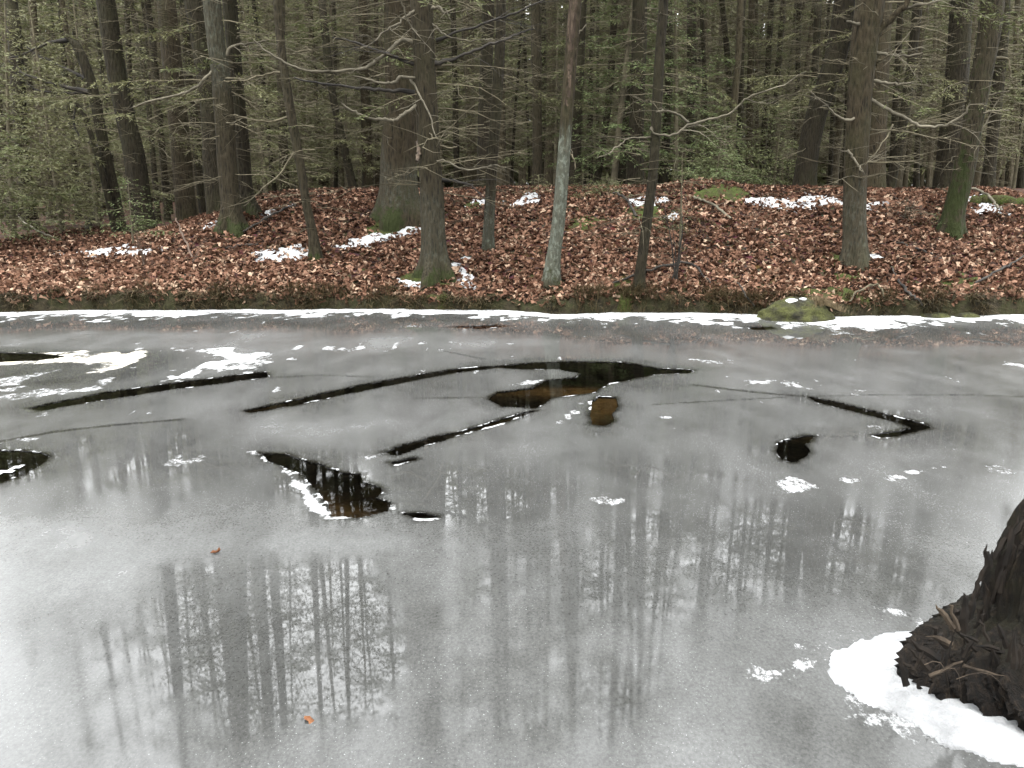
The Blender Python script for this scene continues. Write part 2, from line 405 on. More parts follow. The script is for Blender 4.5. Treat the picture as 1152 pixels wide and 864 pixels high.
# stream bed and the near bank behind the viewer
mb = MB(); xs2 = np.linspace(-60, 60, 121); ys2 = np.linspace(-40, 13, 80); X2, Y2 = np.meshgrid(xs2, ys2)
Z2 = -0.32 + 0.05*fbm(X2*2, Y2*2, seed=8) + 1.3*sst(-0.5, -6, Y2)
mb.add(np.stack([X2, Y2, Z2], -1).reshape(-1, 3), grid_faces(121, 80))
tag(mb.build('stream_bed_ground', M['bed']), 'brown silty bed under the open water', None, None, 'structure')

# ------------------------------------------------------------------ ice sheet with open leads
HOLES = [
 [(30, 459), (120, 441), (200, 430), (260, 422), (300, 418), (303, 424), (250, 431), (190, 438), (110, 451), (45, 462)],
 [(-30, 396), (50, 397), (72, 401), (40, 406), (-30, 409)],
 [(-30, 506), (20, 507), (42, 509), (52, 514), (40, 524), (18, 537), (-30, 549)],
 [(275, 462), (330, 450), (400, 434), (455, 424), (505, 416), (560, 411), (600, 408), (650, 407), (700, 407), (740, 414), (782, 416), (776, 420),
  (735, 421), (705, 428), (684, 431), (668, 441), (622, 448), (600, 459), (565, 458), (551, 449), (560, 441), (598, 436), (613, 428), (648, 425),
  (655, 420), (630, 415), (585, 415), (560, 414), (510, 419), (455, 430), (385, 444), (330, 456), (282, 464)],
 [(664, 452), (675, 446), (692, 447), (696, 456), (687, 465), (691, 474), (680, 479), (668, 477), (666, 465)],
 [(428, 509), (450, 501), (500, 488), (540, 479), (585, 465), (602, 462), (560, 477), (520, 489), (480, 501), (445, 513)],
 [(438, 520), (465, 514), (472, 516), (445, 523)],
 [(290, 509), (320, 511), (360, 521), (385, 531), (405, 533), (410, 542), (428, 548), (430, 555), (425, 560), (439, 566), (438, 574), (420, 579),
  (400, 582), (374, 581), (368, 565), (350, 545), (330, 529), (305, 518)],
 [(452, 577), (480, 577), (490, 581), (470, 584)],
 [(876, 498), (888, 494), (905, 489), (918, 490), (912, 496), (905, 500), (909, 508), (905, 515), (893, 520), (880, 517), (874, 508)],
 [(905, 445), (925, 449), (960, 456), (1000, 466), (1040, 477), (1046, 481), (1020, 489), (990, 492), (982, 490), (1000, 486), (1024, 481), (1000, 473), (960, 462), (920, 452)],
 [(505, 368), (560, 365), (572, 367), (540, 370)], [(840, 368), (868, 367), (872, 370), (850, 371)],
]
FROST = [  # polygon in the photo's pixels, softness (m), strength, stain
 ([(-30, 399), (60, 397), (150, 396), (163, 399), (158, 405), (138, 412), (128, 418), (100, 420), (98, 412), (60, 409), (-30, 412)], 0.10, 1.0, 0.8),
 ([(205, 395), (225, 390), (245, 391), (300, 401), (312, 406), (282, 414), (240, 421), (198, 424), (225, 412), (240, 404)], 0.14, 1.0, 0.0),
 ([(-30, 428), (20, 424), (60, 417), (50, 424), (0, 434), (-30, 436)], 0.15, 0.75, 0.0),
 ([(-30, 446), (40, 438), (120, 429), (180, 427), (150, 434), (90, 442), (20, 452), (-30, 456)], 0.2, 0.75, 0.0),
 ([(25, 470), (55, 463), (75, 463), (50, 470)], 0.1, 0.6, 0.0),
 ([(268, 508), (285, 505), (298, 510), (280, 514)], 0.05, 0.9, 0.0),
 ([(405, 515), (425, 509), (438, 509), (420, 516)], 0.05, 0.9, 0.0),
 ([(660, 559), (690, 558), (716, 565), (685, 570), (676, 565)], 0.05, 0.75, 0.0),
 ([(846, 428), (880, 429), (915, 432), (945, 440), (905, 440), (868, 434)], 0.22, 0.85, 0.0),
 ([(1020, 456), (1050, 457), (1085, 470), (1050, 469)], 0.25, 0.65, 0.0),
 ([(1095, 468), (1115, 467), (1122, 472), (1105, 473)], 0.1, 0.6, 0.0),
 ([(872, 541), (895, 540), (915, 548), (892, 552)], 0.06, 0.75, 0.0),
 ([(938, 540), (965, 537), (980, 540), (960, 544)], 0.05, 0.8, 0.0), ([(990, 536), (1005, 533), (1017, 538), (1000, 542)], 0.05, 0.85, 0.0),
 ([(1022, 531), (1045, 525), (1062, 525), (1040, 532)], 0.05, 0.85, 0.0), ([(1102, 522), (1118, 522), (1152, 527), (1160, 535), (1125, 535)], 0.06, 0.85, 0.0),
 ([(1060, 505), (1080, 504), (1085, 506), (1070, 507)], 0.04, 0.7, 0.0),
 ([(872, 757), (895, 749), (922, 741), (926, 743), (900, 753)], 0.02, 0.75, 0.0),
 ([(580, 429), (612, 426), (618, 428), (604, 432), (570, 434)], 0.06, 0.7, 0.0),
 ([(775, 405), (812, 405), (822, 408), (800, 409)], 0.12, 0.6, 0.0), ([(935, 404), (960, 402), (975, 405), (945, 407)], 0.2, 0.5, 0.0),
 ([(-40, 346), (300, 345), (560, 346), (700, 349), (840, 352), (1000, 352), (1230, 350), (1230, 361), (1050, 364), (965, 370), (880, 366), (800, 364), (700, 358), (620, 360), (540, 355), (300, 354), (-40, 357)], 0.35, 1.0, 0.0),
 ([(860, 352), (960, 352), (980, 366), (950, 373), (890, 370), (845, 364)], 0.3, 1.0, 0.0),
 ([(930, 760), (950, 735), (990, 712), (1045, 708), (1075, 730), (1170, 800), (1180, 880), (1060, 850), (1010, 815), (960, 785)], 0.26, 0.62, 0.0),
]
WET = [  # polygon, softness, strength
 ([(440, 520), (560, 520), (640, 545), (600, 580), (500, 588), (440, 580)], 0.7, 0.9), ([(40, 478), (200, 478), (300, 505), (290, 540), (120, 550), (0, 550), (-30, 490)], 0.8, 0.45),
 ([(985, 478), (1060, 478), (1090, 500), (1000, 500)], 0.5, 0.7), ([(440, 425), (560, 420), (590, 445), (480, 450), (420, 440)], 0.6, 0.6),
 ([(690, 420), (780, 417), (790, 432), (700, 440)], 0.5, 0.7), ([(-30, 395), (180, 395), (200, 420), (130, 440), (-30, 440)], 0.5, 0.9),
 ([(-30, 357), (540, 357), (620, 362), (880, 372), (1230, 367), (1230, 390), (700, 386), (500, 372), (-30, 372)], 0.6, 0.75),
 ([(180, 640), (300, 620), (440, 620), (470, 740), (430, 810), (280, 800), (170, 760)], 0.4, 0.9), ([(480, 590), (880, 570), (960, 580), (1000, 610), (960, 660), (860, 690), (720, 730), (560, 720), (470, 680)], 0.6, 0.55),
 ([(100, 700), (260, 690), (250, 860), (60, 860)], 0.3, 0.3), ([(480, 720), (780, 720), (720, 850), (500, 850)], 0.3, 0.45), ([(640, 520), (820, 520), (860, 545), (700, 552)], 0.5, 0.4),
]
MILK = [ ([(-40, 590), (420, 585), (470, 620), (300, 660), (100, 690), (-40, 680)], 0.6, 0.22), ([(300, 470), (620, 470), (560, 505), (330, 500)], 0.6, 0.12),
 ([(-40, 375), (420, 372), (600, 385), (500, 400), (330, 396), (-40, 392)], 0.9, 0.14), ([(880, 385), (1230, 385), (1230, 440), (950, 430)], 1.0, 0.08), ([(460, 590), (620, 590), (600, 660), (500, 670)], 0.4, 0.12),
 ([(880, 700), (960, 690), (1040, 700), (1000, 770), (900, 780)], 0.3, 0.10) ]
CRACKS = [([(735, 455), (860, 448), (905, 446), (1000, 444), (1080, 444), (1230, 449)], 0.012, 0.8), ([(780, 433), (820, 438), (868, 443), (905, 446)], 0.03, 1.0),
 ([(-30, 502), (60, 486), (130, 478), (205, 472)], 0.03, 0.8), ([(500, 395), (545, 404)], 0.02, 0.7), ([(300, 425), (360, 422), (420, 424)], 0.03, 0.5),
 ([(470, 448), (552, 447)], 0.03, 0.7), ([(700, 428), (760, 422)], 0.05, 0.6), ([(905, 491), (985, 491)], 0.03, 0.5)]
def wpoly(P): return np.array([ice_pt(*p)[:2] for p in P])
ix = np.concatenate([-np.geomspace(60, 9.2, 18), np.arange(-9.0, 9.001, 0.029), np.geomspace(9.2, 60, 18)])
iy = [1.9]
while iy[-1] < 13.4: iy.append(iy[-1] + max(0.011, 0.0042*iy[-1]))
iy = np.concatenate([np.linspace(-1.6, 1.8, 12), np.array(iy)])
X, Y = np.meshgrid(ix, iy); X = X.copy(); Y = Y.copy()
edge_n = 0.018*fbm(X*9, Y*6, seed=61, o=4) + 0.035*fbm(X*2.2, Y*1.5, seed=62, o=3) + 0.03*np.abs(fbm(X*5, Y*3, seed=63, o=3)) - 0.008
def field(P, X, Y, pad):
    P = np.asarray(P); b = (X > P[:, 0].min()-pad) & (X < P[:, 0].max()+pad) & (Y > P[:, 1].min()-pad) & (Y < P[:, 1].max()+pad)
    d = np.full(X.shape, float(pad)); d[b] = poly_sdf(X[b], Y[b], P); return d
D = np.full(X.shape, 9.0); HS = []
for P in HOLES:
    w = wpoly(P); HS.append(w); D = np.minimum(D, field(w, X, Y, 0.8))
D = D + edge_n
# snap the vertices next to a lead's outline onto it, so the broken edge runs smooth
gy, gx = np.gradient(D); dxs = np.gradient(X, axis=1); dys = np.gradient(Y, axis=0)
Gx, Gy = gx/dxs, gy/dys; g2 = Gx*Gx + Gy*Gy + 1e-6
near = np.abs(D) < 0.55*np.hypot(dxs*Gx, dys*Gy)/np.sqrt(g2)
near &= g2 > 0.25; mvx, mvy = np.clip(D*Gx/g2, -0.55*dxs, 0.55*dxs), np.clip(D*Gy/g2, -0.55*dys, 0.55*dys)
X = np.where(near, X - mvx, X); Y = np.where(near, Y - mvy, Y); Dv = np.where(near, 0, D)
frost = np.zeros(X.shape); stain = np.zeros(X.shape); wet = np.zeros(X.shape); milk = np.zeros(X.shape)
streak = fbm(X*2.2, Y*1.1, seed=71, o=4); streak2 = fbm(X*7, Y*6, seed=172, o=4)
for P, soft, k, st in FROST:
    d = field(wpoly(P), X, Y, 2.5) + soft*1.3*streak + soft*2.3*streak2; f = (k if k >= 0.95 else k*0.78)*sst(soft*0.9, -soft*0.9, d)*np.clip(0.72 + 0.75*fbm(X*5, Y*3.2, seed=171), 0, 1)
    frost = np.maximum(frost, f); stain = np.maximum(stain, st*f)
for P, soft, k in WET: wet = np.maximum(wet, k*sst(soft*0.5, -soft*0.6, field(wpoly(P), X, Y, 3) + soft*0.6*fbm(X*1.1, Y*0.8, seed=72)))
for P, soft, k in MILK: milk = np.maximum(milk, k*sst(soft*0.6, -soft*0.6, field(wpoly(P), X, Y, 3) + soft*0.6*fbm(X*0.9, Y*0.7, seed=73)))
for P, wd, k in CRACKS:
    d = line_dist(X, Y, wpoly(P) if True else P) + 0.012*fbm(X*5, Y*5, seed=74); wet = np.maximum(wet, 2.0*k*sst(wd*1.6, wd*0.4, d))
wet = np.maximum(wet, 0.8*sst(0.34, 0.0, Dv + 0.16*fbm(X*3, Y*2, seed=75)))
wet = np.maximum(wet, 2.4*sst(0.075, 0.0, Dv + 0.02*fbm(X*9, Y*6, seed=175)))
frost = np.maximum(frost, 0.95*sst(0.42, 0.12, shore(X) - Y + 0.16*fbm(X*1.6, 2.2, seed=176)))
# lacy white rims of refrozen splash along the leads, and drifts of small snow flecks
rim = sst(0.045, 0.006, Dv) * sst(0.0, 0.4, fbm(X*4, Y*2.5, seed=76) + 0.16)
frost = np.maximum(frost, 1.0*rim*np.clip(0.42 + 1.7*fbm(X*13, Y*10, seed=276), 0, 1))
w7 = HS[7]; d7 = field(np.array([ice_pt(*p)[:2] for p in [(318, 524), (345, 546), (366, 570), (370, 584), (350, 575), (330, 548)]]), X, Y, 0.6)
frost = np.maximum(frost, 0.9*sst(0.03, -0.03, d7 + 0.05*fbm(X*9, Y*9, seed=77)))
flk = noise(X*5.5, Y*2.6, seed=78)*0.6 + noise(X*13, Y*7, seed=79)*0.4
zone = sst(0.15, 0.55, fbm(X*0.5, Y*0.55, seed=80)+0.35*sst(4.5, 8, Y)+0.1) * sst(3.8, 5.5, Y)
frost = np.maximum(frost, 0.5*zone*sst(0.48, 0.75, flk))
py_of = pix(X, Y, 0*X)[1]
row = np.exp(-((Y - ice_pt(500, 389.5)[1])/0.35)**2) * sst(-3.6, -2.8, X)*sst(1.2, 0.4, X)
frost = np.maximum(frost, 0.62*row*sst(0.2, 0.5, flk))
nyv, nxv = X.shape
# refrozen lace inside the left lead, modelled as ice strands in the sheet
lace = 1 - sst(0.0, 0.13, np.abs(fbm(X*4.0, Y*3.0, seed=81)))
in3 = field(HS[2], X, Y, 0.3) < 0.0
lace_keep = in3 & (lace > 0.45)
frost = np.where(in3, 0.95, frost)
F = grid_faces(nxv, nyv); Df = Dv.ravel()
solid = (Df >= -1e-6) | lace_keep.ravel()
keepf = solid[F].all(axis=1); F = F[keepf]
Zi = 0.0005*fbm(X*1.0, Y*1.0, o=2, seed=83).ravel()
V = np.stack([X.ravel(), Y.ravel(), Zi], -1)
# vertical broken edges of the sheet (2.5 cm of ice, the water stands just below)
E = np.concatenate([F[:, [0, 1]], F[:, [1, 2]], F[:, [2, 3]], F[:, [3, 0]]])
key = np.sort(E, 1); key = key[:, 0].astype(np.int64)*10_000_000 + key[:, 1]
_, first, cnt = np.unique(key, return_index=True, return_counts=True)
bE = E[first[cnt == 1]]
nV = len(V); low = np.vstack([V[bE.ravel()], V[bE.ravel()]]); low[:, 2] -= 0.0002; low[:2*len(bE), 2] = -0.02
k = np.arange(len(bE)); nb = 2*len(bE); skirt = np.stack([nV + nb + 2*k + 1, nV + nb + 2*k, nV + 2*k, nV + 2*k + 1], -1)
allV = np.vstack([V, low]); A = {}
for nm, arr in (('frost', frost), ('stain', stain), ('wet', wet), ('milk', milk)):
    a = arr.ravel(); e_ = a[bE.ravel()]*(0 if nm == 'frost' else 1); A[nm] = np.concatenate([a, e_, e_])
used = np.zeros(len(allV), bool); used[F.ravel()] = True; used[skirt.ravel()] = True
remap = np.cumsum(used) - 1
mb = MB(); mb.add(allV[used], remap[np.vstack([F, skirt])], **{k2: a[used] for k2, a in A.items()})
tag(mb.build('ice_sheet_water', M['ice']), 'grey frozen river surface with broken open leads', None, None, 'structure')
mb = MB(); mb.add([(-12, 1, -0.005), (12, 1, -0.005), (12, 13.2, -0.005), (-12, 13.2, -0.005)], [(0, 1, 2, 3)])
tag(mb.build('open_water', M['water']), 'dark still water in the open leads of the ice', None, None, 'structure')

# ------------------------------------------------------------------ draped patches: snow and moss on the bank
SNOW_POLYS = []
def patch(name, px_poly, mat, label, cat, thick=0.02, soft=0.15, rough_e=0.20, step=0.035, seed=0, cover=0.0, group=None, on_ice=False, record=True):
    if name == 'snow_patch': cover = cover*1.25 + 0.02
    P = np.array([(ice_pt(*p) if on_ice else bank_pt(*p))[:2] for p in px_poly])
    if record: SNOW_POLYS.append((P, rough_e, seed, cover, 0.68 if name == 'snow_patch' else 0.70))
    pad = 0.3; gx = np.arange(P[:, 0].min()-pad, P[:, 0].max()+pad, step); gyv = np.arange(P[:, 1].min()-pad, P[:, 1].max()+pad, step)
    X, Y = np.meshgrid(gx, gyv); d = -poly_sdf(X, Y, P) + rough_e*2.0*(fbm(X*3, Y*3, seed=seed+100, o=4)) - cover*np.abs(fbm(X*5, Y*5, seed=seed+200)) + (0.022*fbm(X*22, Y*22, seed=seed+210) if on_ice else 0)
    G = np.zeros_like(X) if on_ice else ground(X, Y)
    h = thick*np.tanh(np.clip(d, -1, 3)/soft*1.6)
    h = h*(1 + 0.5*fbm(X*6, Y*6, seed=seed+300)) + (0.006 if on_ice else 0.018)*fbm(X*16, Y*16, seed=seed+301)*sst(-0.05, 0.1, d)
    Z = G + np.where(d > 0, h + 0.004, -0.03 + d*0.1)
    F = grid_faces(len(gx), len(gyv)); keep = (d.ravel()[F] > -step*0.9).any(axis=1); F = F[keep]
    if not len(F): return None
    u = np.unique(F); rm = np.zeros(X.size, int); rm[u] = np.arange(len(u))
    V = np.stack([X.ravel(), Y.ravel(), Z.ravel()], -1)[u]; c = np.array([V[:, 0].mean(), V[:, 1].mean(), V[:, 2].min()])
    mb = MB(); mb.add(V - c, rm[F]); o = mb.build(name, mat); o.location = c
    return tag(o, label, cat, group)
SN = 'old snow patches on the leafy bank'
patch('snow_patch', [(285, 240), (320, 228), (338, 226), (335, 234), (300, 244)], M['snow'], 'thin snow patch right of the twin-trunked hemlock clump', 'snow patch', seed=1, cover=0.25, group=SN)
patch('snow_patch', [(278, 284), (320, 277), (352, 281), (350, 290), (300, 294)], M['snow'], 'thin snow patch at the foot of the slim leaning tree', 'snow patch', seed=2, cover=0.25, group=SN)
patch('snow_patch', [(372, 280), (400, 268), (440, 258), (476, 250), (474, 258), (430, 272), (395, 282)], M['snow'], 'long snow streak below the thickest mossy trunk', 'snow patch', seed=3, cover=-0.14, group=SN)
patch('snow_patch', [(500, 295), (520, 290), (526, 300), (512, 308), (495, 312), (505, 303)], M['snow'], 'bright snow collar beside the hemlock on its mossy mound', 'snow patch', seed=4, cover=-0.1, group=SN)
patch('snow_patch', [(448, 315), (490, 317), (530, 314), (528, 320), (490, 323), (452, 321)], M['snow'], 'broken snow rim below the mossy mound of the hemlock', 'snow patch', seed=5, cover=0.0, thick=0.02, group=SN)
patch('snow_patch', [(498, 236), (545, 224), (550, 229), (510, 240)], M['snow'], 'snow streak beside the small green moss patch', 'snow patch', seed=6, cover=0.0, group=SN)
patch('snow_patch', [(565, 226), (595, 217), (615, 220), (600, 230), (575, 231)], M['snow'], 'snow patch on the crest left of the pale lichen covered tree', 'snow patch', seed=7, cover=0.2, group=SN)
patch('snow_patch', [(700, 224), (735, 217), (760, 222), (738, 234), (705, 232)], M['snow'], 'patchy snow on the crest beside the slim dark leaning tree', 'snow patch', seed=8, cover=0.3, group=SN)
patch('snow_patch', [(740, 246), (760, 238), (785, 243), (760, 252)], M['snow'], 'small snow patch below the mossy hump', 'snow patch', seed=9, cover=0.3, group=SN)
patch('snow_patch', [(815, 228), (860, 218), (910, 217), (950, 221), (950, 232), (905, 238), (850, 236)], M['snow'], 'wide patchy snow field on the crest right of the mossy hump', 'snow patch', seed=10, cover=0.38, group=SN)
patch('snow_patch', [(972, 231), (1000, 226), (998, 231), (978, 236)], M['snow'], 'snow streak right of the grey hemlock trunk by the shore rock', 'snow patch', seed=11, cover=0.15, group=SN)
patch('snow_patch', [(968, 286), (985, 285), (992, 292), (975, 297)], M['snow'], 'small snow spot at the foot of the grey hemlock', 'snow patch', seed=12, cover=0.15, group=SN)
patch('snow_patch', [(1082, 224), (1100, 219), (1130, 233), (1145, 241), (1120, 240), (1098, 240)], M['snow'], 'snow around the mossy log right of the green leaning trunk', 'snow patch', seed=13, cover=0.08, group=SN)
patch('snow_patch', [(55, 285), (100, 281), (145, 277), (195, 279), (190, 286), (120, 290), (60, 291)], M['snow'], 'scattered snow flecks below the low hemlock shrub', 'snow patch', seed=14, cover=0.32, group=SN)
patch('snow_patch', [(238, 252), (252, 243), (252, 250), (240, 256)], M['snow'], 'little snow spot left of the mossy clump base', 'snow patch', seed=15, cover=0.1, group=SN)
patch('snow_patch', [(250, 276), (285, 272), (290, 277), (255, 281)], M['snow'], 'little snow strip below the twin-trunked clump', 'snow patch', seed=16, cover=0.2, group=SN)
MS = 'moss patches on the bank'
def mossp(poly, label, seed, th=0.05, cover=0.12): patch('moss_patch', poly, M['moss'], label, 'moss', th*0.6, 0.3, 0.16, 0.035, 40+seed, cover+0.02, MS)
mossp([(415, 262), (430, 236), (475, 240), (480, 252), (460, 262), (425, 268)], 'green moss around the base of the thickest trunk', 1)
mossp([(450, 314), (475, 300), (515, 302), (530, 312), (490, 320), (460, 320)], 'dark green mossy mound under the hemlock nearest the shore', 2, 0.07)
mossp([(515, 230), (540, 224), (552, 229), (530, 236)], 'bright green moss patch behind the two hemlocks', 3)
mossp([(700, 238), (725, 230), (755, 234), (750, 248), (715, 248)], 'green moss patch behind the slim dark tree', 4)
mossp([(785, 215), (800, 209), (830, 211), (850, 220), (830, 232), (790, 230)], 'bright green mossy hump on the crest', 5, 0.09, 0.05)
mossp([(695, 322), (720, 330), (735, 345), (700, 343)], 'moss tussock on the lip under the slim dark tree', 6)
mossp([(925, 290), (950, 283), (985, 292), (970, 302), (940, 300)], 'green moss at the foot of the grey hemlock', 7)
mossp([(930, 308), (985, 303), (1000, 312), (960, 320)], 'flat brownish moss patch below the grey hemlock', 8, 0.04, 0.25)
mossp([(1030, 318), (1085, 310), (1110, 318), (1070, 328)], 'olive moss patch near the right shore lip', 9, 0.05, -0.12)
mossp([(895, 326), (940, 322), (985, 328), (980, 342), (910, 342)], 'dark mossy ledge above the shore rock', 10, 0.06, 0.15)
mossp([(635, 245), (665, 240), (690, 248), (660, 258), (640, 255)], 'dark moss patch right of the pale lichen covered trunk', 11, 0.04, 0.2)
mossp([(95, 283), (120, 280), (130, 285), (105, 289)], 'faint moss spot among the snow flecks on the low bank', 12, 0.03, 0.2)
mossp([(680, 316), (705, 312), (715, 320), (690, 326)], 'small moss tuft left of the slim dark tree base', 13, 0.05, 0.1)
mossp([(470, 332), (485, 328), (495, 338), (480, 344)], 'bright green moss tuft on the shore lip below the hemlock', 14, 0.06, 0.05)
patch('snow_drift', [(935, 762), (948, 738), (990, 714), (1045, 710), (1062, 726), (1075, 760), (1170, 790), (1200, 880), (1130, 862), (1060, 842), (1020, 808), (985, 790)],
      M['snow'], 'white snow drift around the rotten stump on the ice', 'snow', 0.030, 0.18, 0.05, 0.012, 60, 0.0, None, True, False)

# ------------------------------------------------------------------ leaf litter
def leaf_shapes(n, P, nrm_tilt, size, v, seed):
    """n oak-like leaves, 11 vertices each, lobed outline, folded on the midrib and curled"""
    r = np.random.default_rng(seed)
    st = np.array([-.5, -.22, .08, .30, .5]); wd = np.array([0.03, .24, .15, .27, 0.02])
    u = []; w = []; rowi = []
    for i, (a, b) in enumerate(zip(st, wd)):
        if i in (0, 4): u.append(a); w.append(0); rowi.append(0)
        else:
            for sgn in (-1, 0, 1): u.append(a + (0.10 if sgn and i == 3 else 0)); w.append(b*sgn); rowi.append(i)
    u = np.array(u); w = np.array(w)
    curl = r.normal(0.0, 0.9, n)[:, None]; fold = r.normal(0.35, 0.4, n)[:, None]; jw = r.uniform(0.75, 1.25, n)[:, None]
    lx = u[None]*np.ones((n, 1)); ly = w[None]*jw; lz = curl*(u[None]**2 - .08) + fold*np.abs(w[None]) + r.normal(0, 0.03, (n, len(u)))
    L = np.stack([lx, ly, lz], -1)*size[:, None, None]
    az = r.uniform(0, 2*np.pi, n); ti = r.normal(0, nrm_tilt, n); tj = r.normal(0, nrm_tilt, n)
    ca, sa = np.cos(az), np.sin(az)
    x = L[..., 0]; y = L[..., 1]; z = L[..., 2]
    y, z = y*np.cos(tj)[:, None] - z*np.sin(tj)[:, None], y*np.sin(tj)[:, None] + z*np.cos(tj)[:, None]
    x, z = x*np.cos(ti)[:, None] - z*np.sin(ti)[:, None], x*np.sin(ti)[:, None] + z*np.cos(ti)[:, None]
    x, y = x*ca[:, None] - y*sa[:, None], x*sa[:, None] + y*ca[:, None]
    V = np.stack([x, y, z], -1) + P[:, None]
    T = np.array([(0, 2, 1), (0, 3, 2), (7, 8, 10), (8, 9, 10)]); Q = np.array([(1, 2, 5, 4), (2, 3, 6, 5), (4, 5, 8, 7), (5, 6, 9, 8)])
    off = np.arange(n)[:, None, None]*11
    return V.reshape(-1, 3), (Q[None]+off).reshape(-1, 4), (T[None]+off).reshape(-1, 3), np.repeat(v, 11)
N1 = 60000
x = rng.uniform(-10.5, 10.5, N1); s = 0.12 + 8.5*rng.random(N1)**1.25
y = shore(x) + s
keep = np.ones(N1, bool)
for P, re, sd, cov, drop in SNOW_POLYS:
    b = (x > P[:, 0].min()-.3) & (x < P[:, 0].max()+.3) & (y > P[:, 1].min()-.3) & (y < P[:, 1].max()+.3)
    d = -poly_sdf(x[b], y[b], P) + re*2*fbm(x[b]*3, y[b]*3, seed=sd+100, o=4) - cov*np.abs(fbm(x[b]*5, y[b]*5, seed=sd+200))
    keep[np.where(b)[0][(d > 0.02) & (rng.random(b.sum()) < drop)]] = False
keep &= ~((s < 0.45) & (rng.random(N1) < 0.55*(1-(s/0.45))))
x, y, s = x[keep], y[keep], s[keep]; n = len(x)
z = ground(x, y) + rng.uniform(0.005, 0.045, n)
tone = np.clip(0.45 + 0.26*rng.standard_normal(n) + 0.25*fbm(x*0.7, y*0.7, seed=90) - 0.035*(s-1.5) , 0, 1)
tone = np.where(rng.random(n) < 0.06, 0.95, tone)
mb = MB(); V, Q, T, vv = leaf_shapes(n, np.stack([x, y, z], -1), 0.5, rng.uniform(0.07, 0.145, n), tone, 3); mb.add(V, Q, T, v=vv)
tag(mb.build('leaf_litter', M['litter'], None, False), 'carpet of fallen reddish brown oak leaves on the bank', 'leaves', None, 'stuff')

# ------------------------------------------------------------------ sedge and dead grass on the shore lip
def grass(n, xr, s0, s1, h0, h1, seed, bend=(0.4, 1.2)):
    r = np.random.default_rng(seed); x = r.uniform(*xr, n); s = r.uniform(s0, s1, n)
    cl = fbm(x*1.6, 0.3, seed=seed+1, o=3); k = r.random(n) < sst(-0.15, 0.45, cl + 0.5*noise(x*5.0, 0.9, seed=seed+7)*0.6); x, s = x[k], s[k]; n = len(x)
    y = shore(x) + s; z = ground(x, y) - 0.01; h = r.uniform(h0, h1, n)
    az = r.normal(-np.pi/2, 1.0, n); dx, dy = np.cos(az), np.sin(az); bend = r.uniform(*bend, n)
    w = r.uniform(0.003, 0.009, n); V = []
    for t in (0, .4, .75, 1.0):
        ox = dx*h*bend*t*t; oy = dy*h*bend*t*t; oz = h*(t - 0.55*bend*t*t); ww = w*(1-t*0.9)
        V += [np.stack([x+ox-ww*dy, y+oy+ww*dx, z+oz], -1), np.stack([x+ox+ww*dy, y+oy-ww*dx, z+oz], -1)]
    V = np.stack(V, 1).reshape(-1, 3); q = np.array([(0, 1, 3, 2), (2, 3, 5, 4), (4, 5, 7, 6)])
    return V, (q[None] + np.arange(n)[:, None, None]*8).reshape(-1, 4), np.repeat(np.clip(0.35 + 0.4*cl[k] + r.normal(0, .25, n), 0, 1), 8)
mb = MB()
V, Q, v = grass(22000, (-9.5, 9.5), 0.05, 0.42, 0.08, 0.30, 5); mb.add(V, Q, v=v)
V, Q, v = grass(16000, (-9.5, 9.5), 0.02, 0.20, 0.10, 0.26, 15, (1.0, 1.9)); mb.add(V, Q, v=np.clip(v*1.1, 0, 1))
tag(mb.build('sedge_grass', M['grass']), 'drooping sedge and dead grass along the shore lip', 'grass', None, 'stuff')

# ------------------------------------------------------------------ trees
def trunk_mesh(mb, P, R, segs, ridge, flare, seed, moss=0.0, lichen=None, moss_top=0.6, bare=None, roots=5):
    """tapering trunk along rows P (base first) with bark ridges, root flare and moss / lichen / bare wood masks"""
    P = np.asarray(P); n = len(P); r = np.random.default_rng(seed)
    a = np.linspace(0, 2*np.pi, segs, endpoint=False)
    zz = np.clip(P[:, 2], 0, None); ph = r.uniform(0, 6.28)
    A, Zm = np.meshgrid(a, zz)
    base = np.exp(-np.clip(zz, 0, None)/0.22)[:, None]
    rr = R[:, None]*(1 + 1.5*ridge*fbm(np.cos(A)*8 + 5, np.sin(A)*8 + 5, Zm*0.8, o=3, seed=seed) + 0.10*noise(np.cos(A)*0.9+3, np.sin(A)*0.9+3, Zm*0.9, seed=seed+4))
    rr = rr*(1 + flare*base*(0.75 + 0.6*np.cos(A*roots + ph + 0.7*np.sin(A*2))))
    V = np.stack([P[:, 0:1] + rr*np.cos(A), P[:, 1:2] + rr*np.sin(A), np.broadcast_to(P[:, 2:3], rr.shape)], -1)
    ms = moss*np.exp(-Zm/moss_top)*(1 + 0.4*np.cos(A - 4.2))*np.clip(0.8 + 1.3*fbm(np.cos(A)*2.2, np.sin(A)*2.2, Zm*3.5, seed=seed+40), 0, 1.6); li = np.zeros_like(A); ba = np.zeros_like(A)
    if lichen: lo, hi, kk = lichen; li = kk*sst(lo-0.15, lo+0.15, Zm)*(1-sst(hi-0.25, hi+0.25, Zm + 0.3*noise(np.cos(A)*2, np.sin(A)*2, Zm*2, seed=seed+9)))
    if bare: lo, hi, kk = bare; ba = kk*sst(lo, lo+.3, Zm)*(1-sst(hi-.3, hi, Zm))*sst(-0.1, 0.3, noise(np.cos(A)*1.3, np.sin(A)*1.3, Zm*0.7, seed=seed+8)+0.1)
    i = np.arange(n-1)[:, None]*segs; j = np.arange(segs)[None]; j2 = (j+1) % segs
    Q = np.stack([i+j, i+j2, i+segs+j2, i+segs+j], -1).reshape(-1, 4)
    mb.add(V.reshape(-1, 3), Q, moss=ms.ravel(), lichen=li.ravel(), bare=ba.ravel())

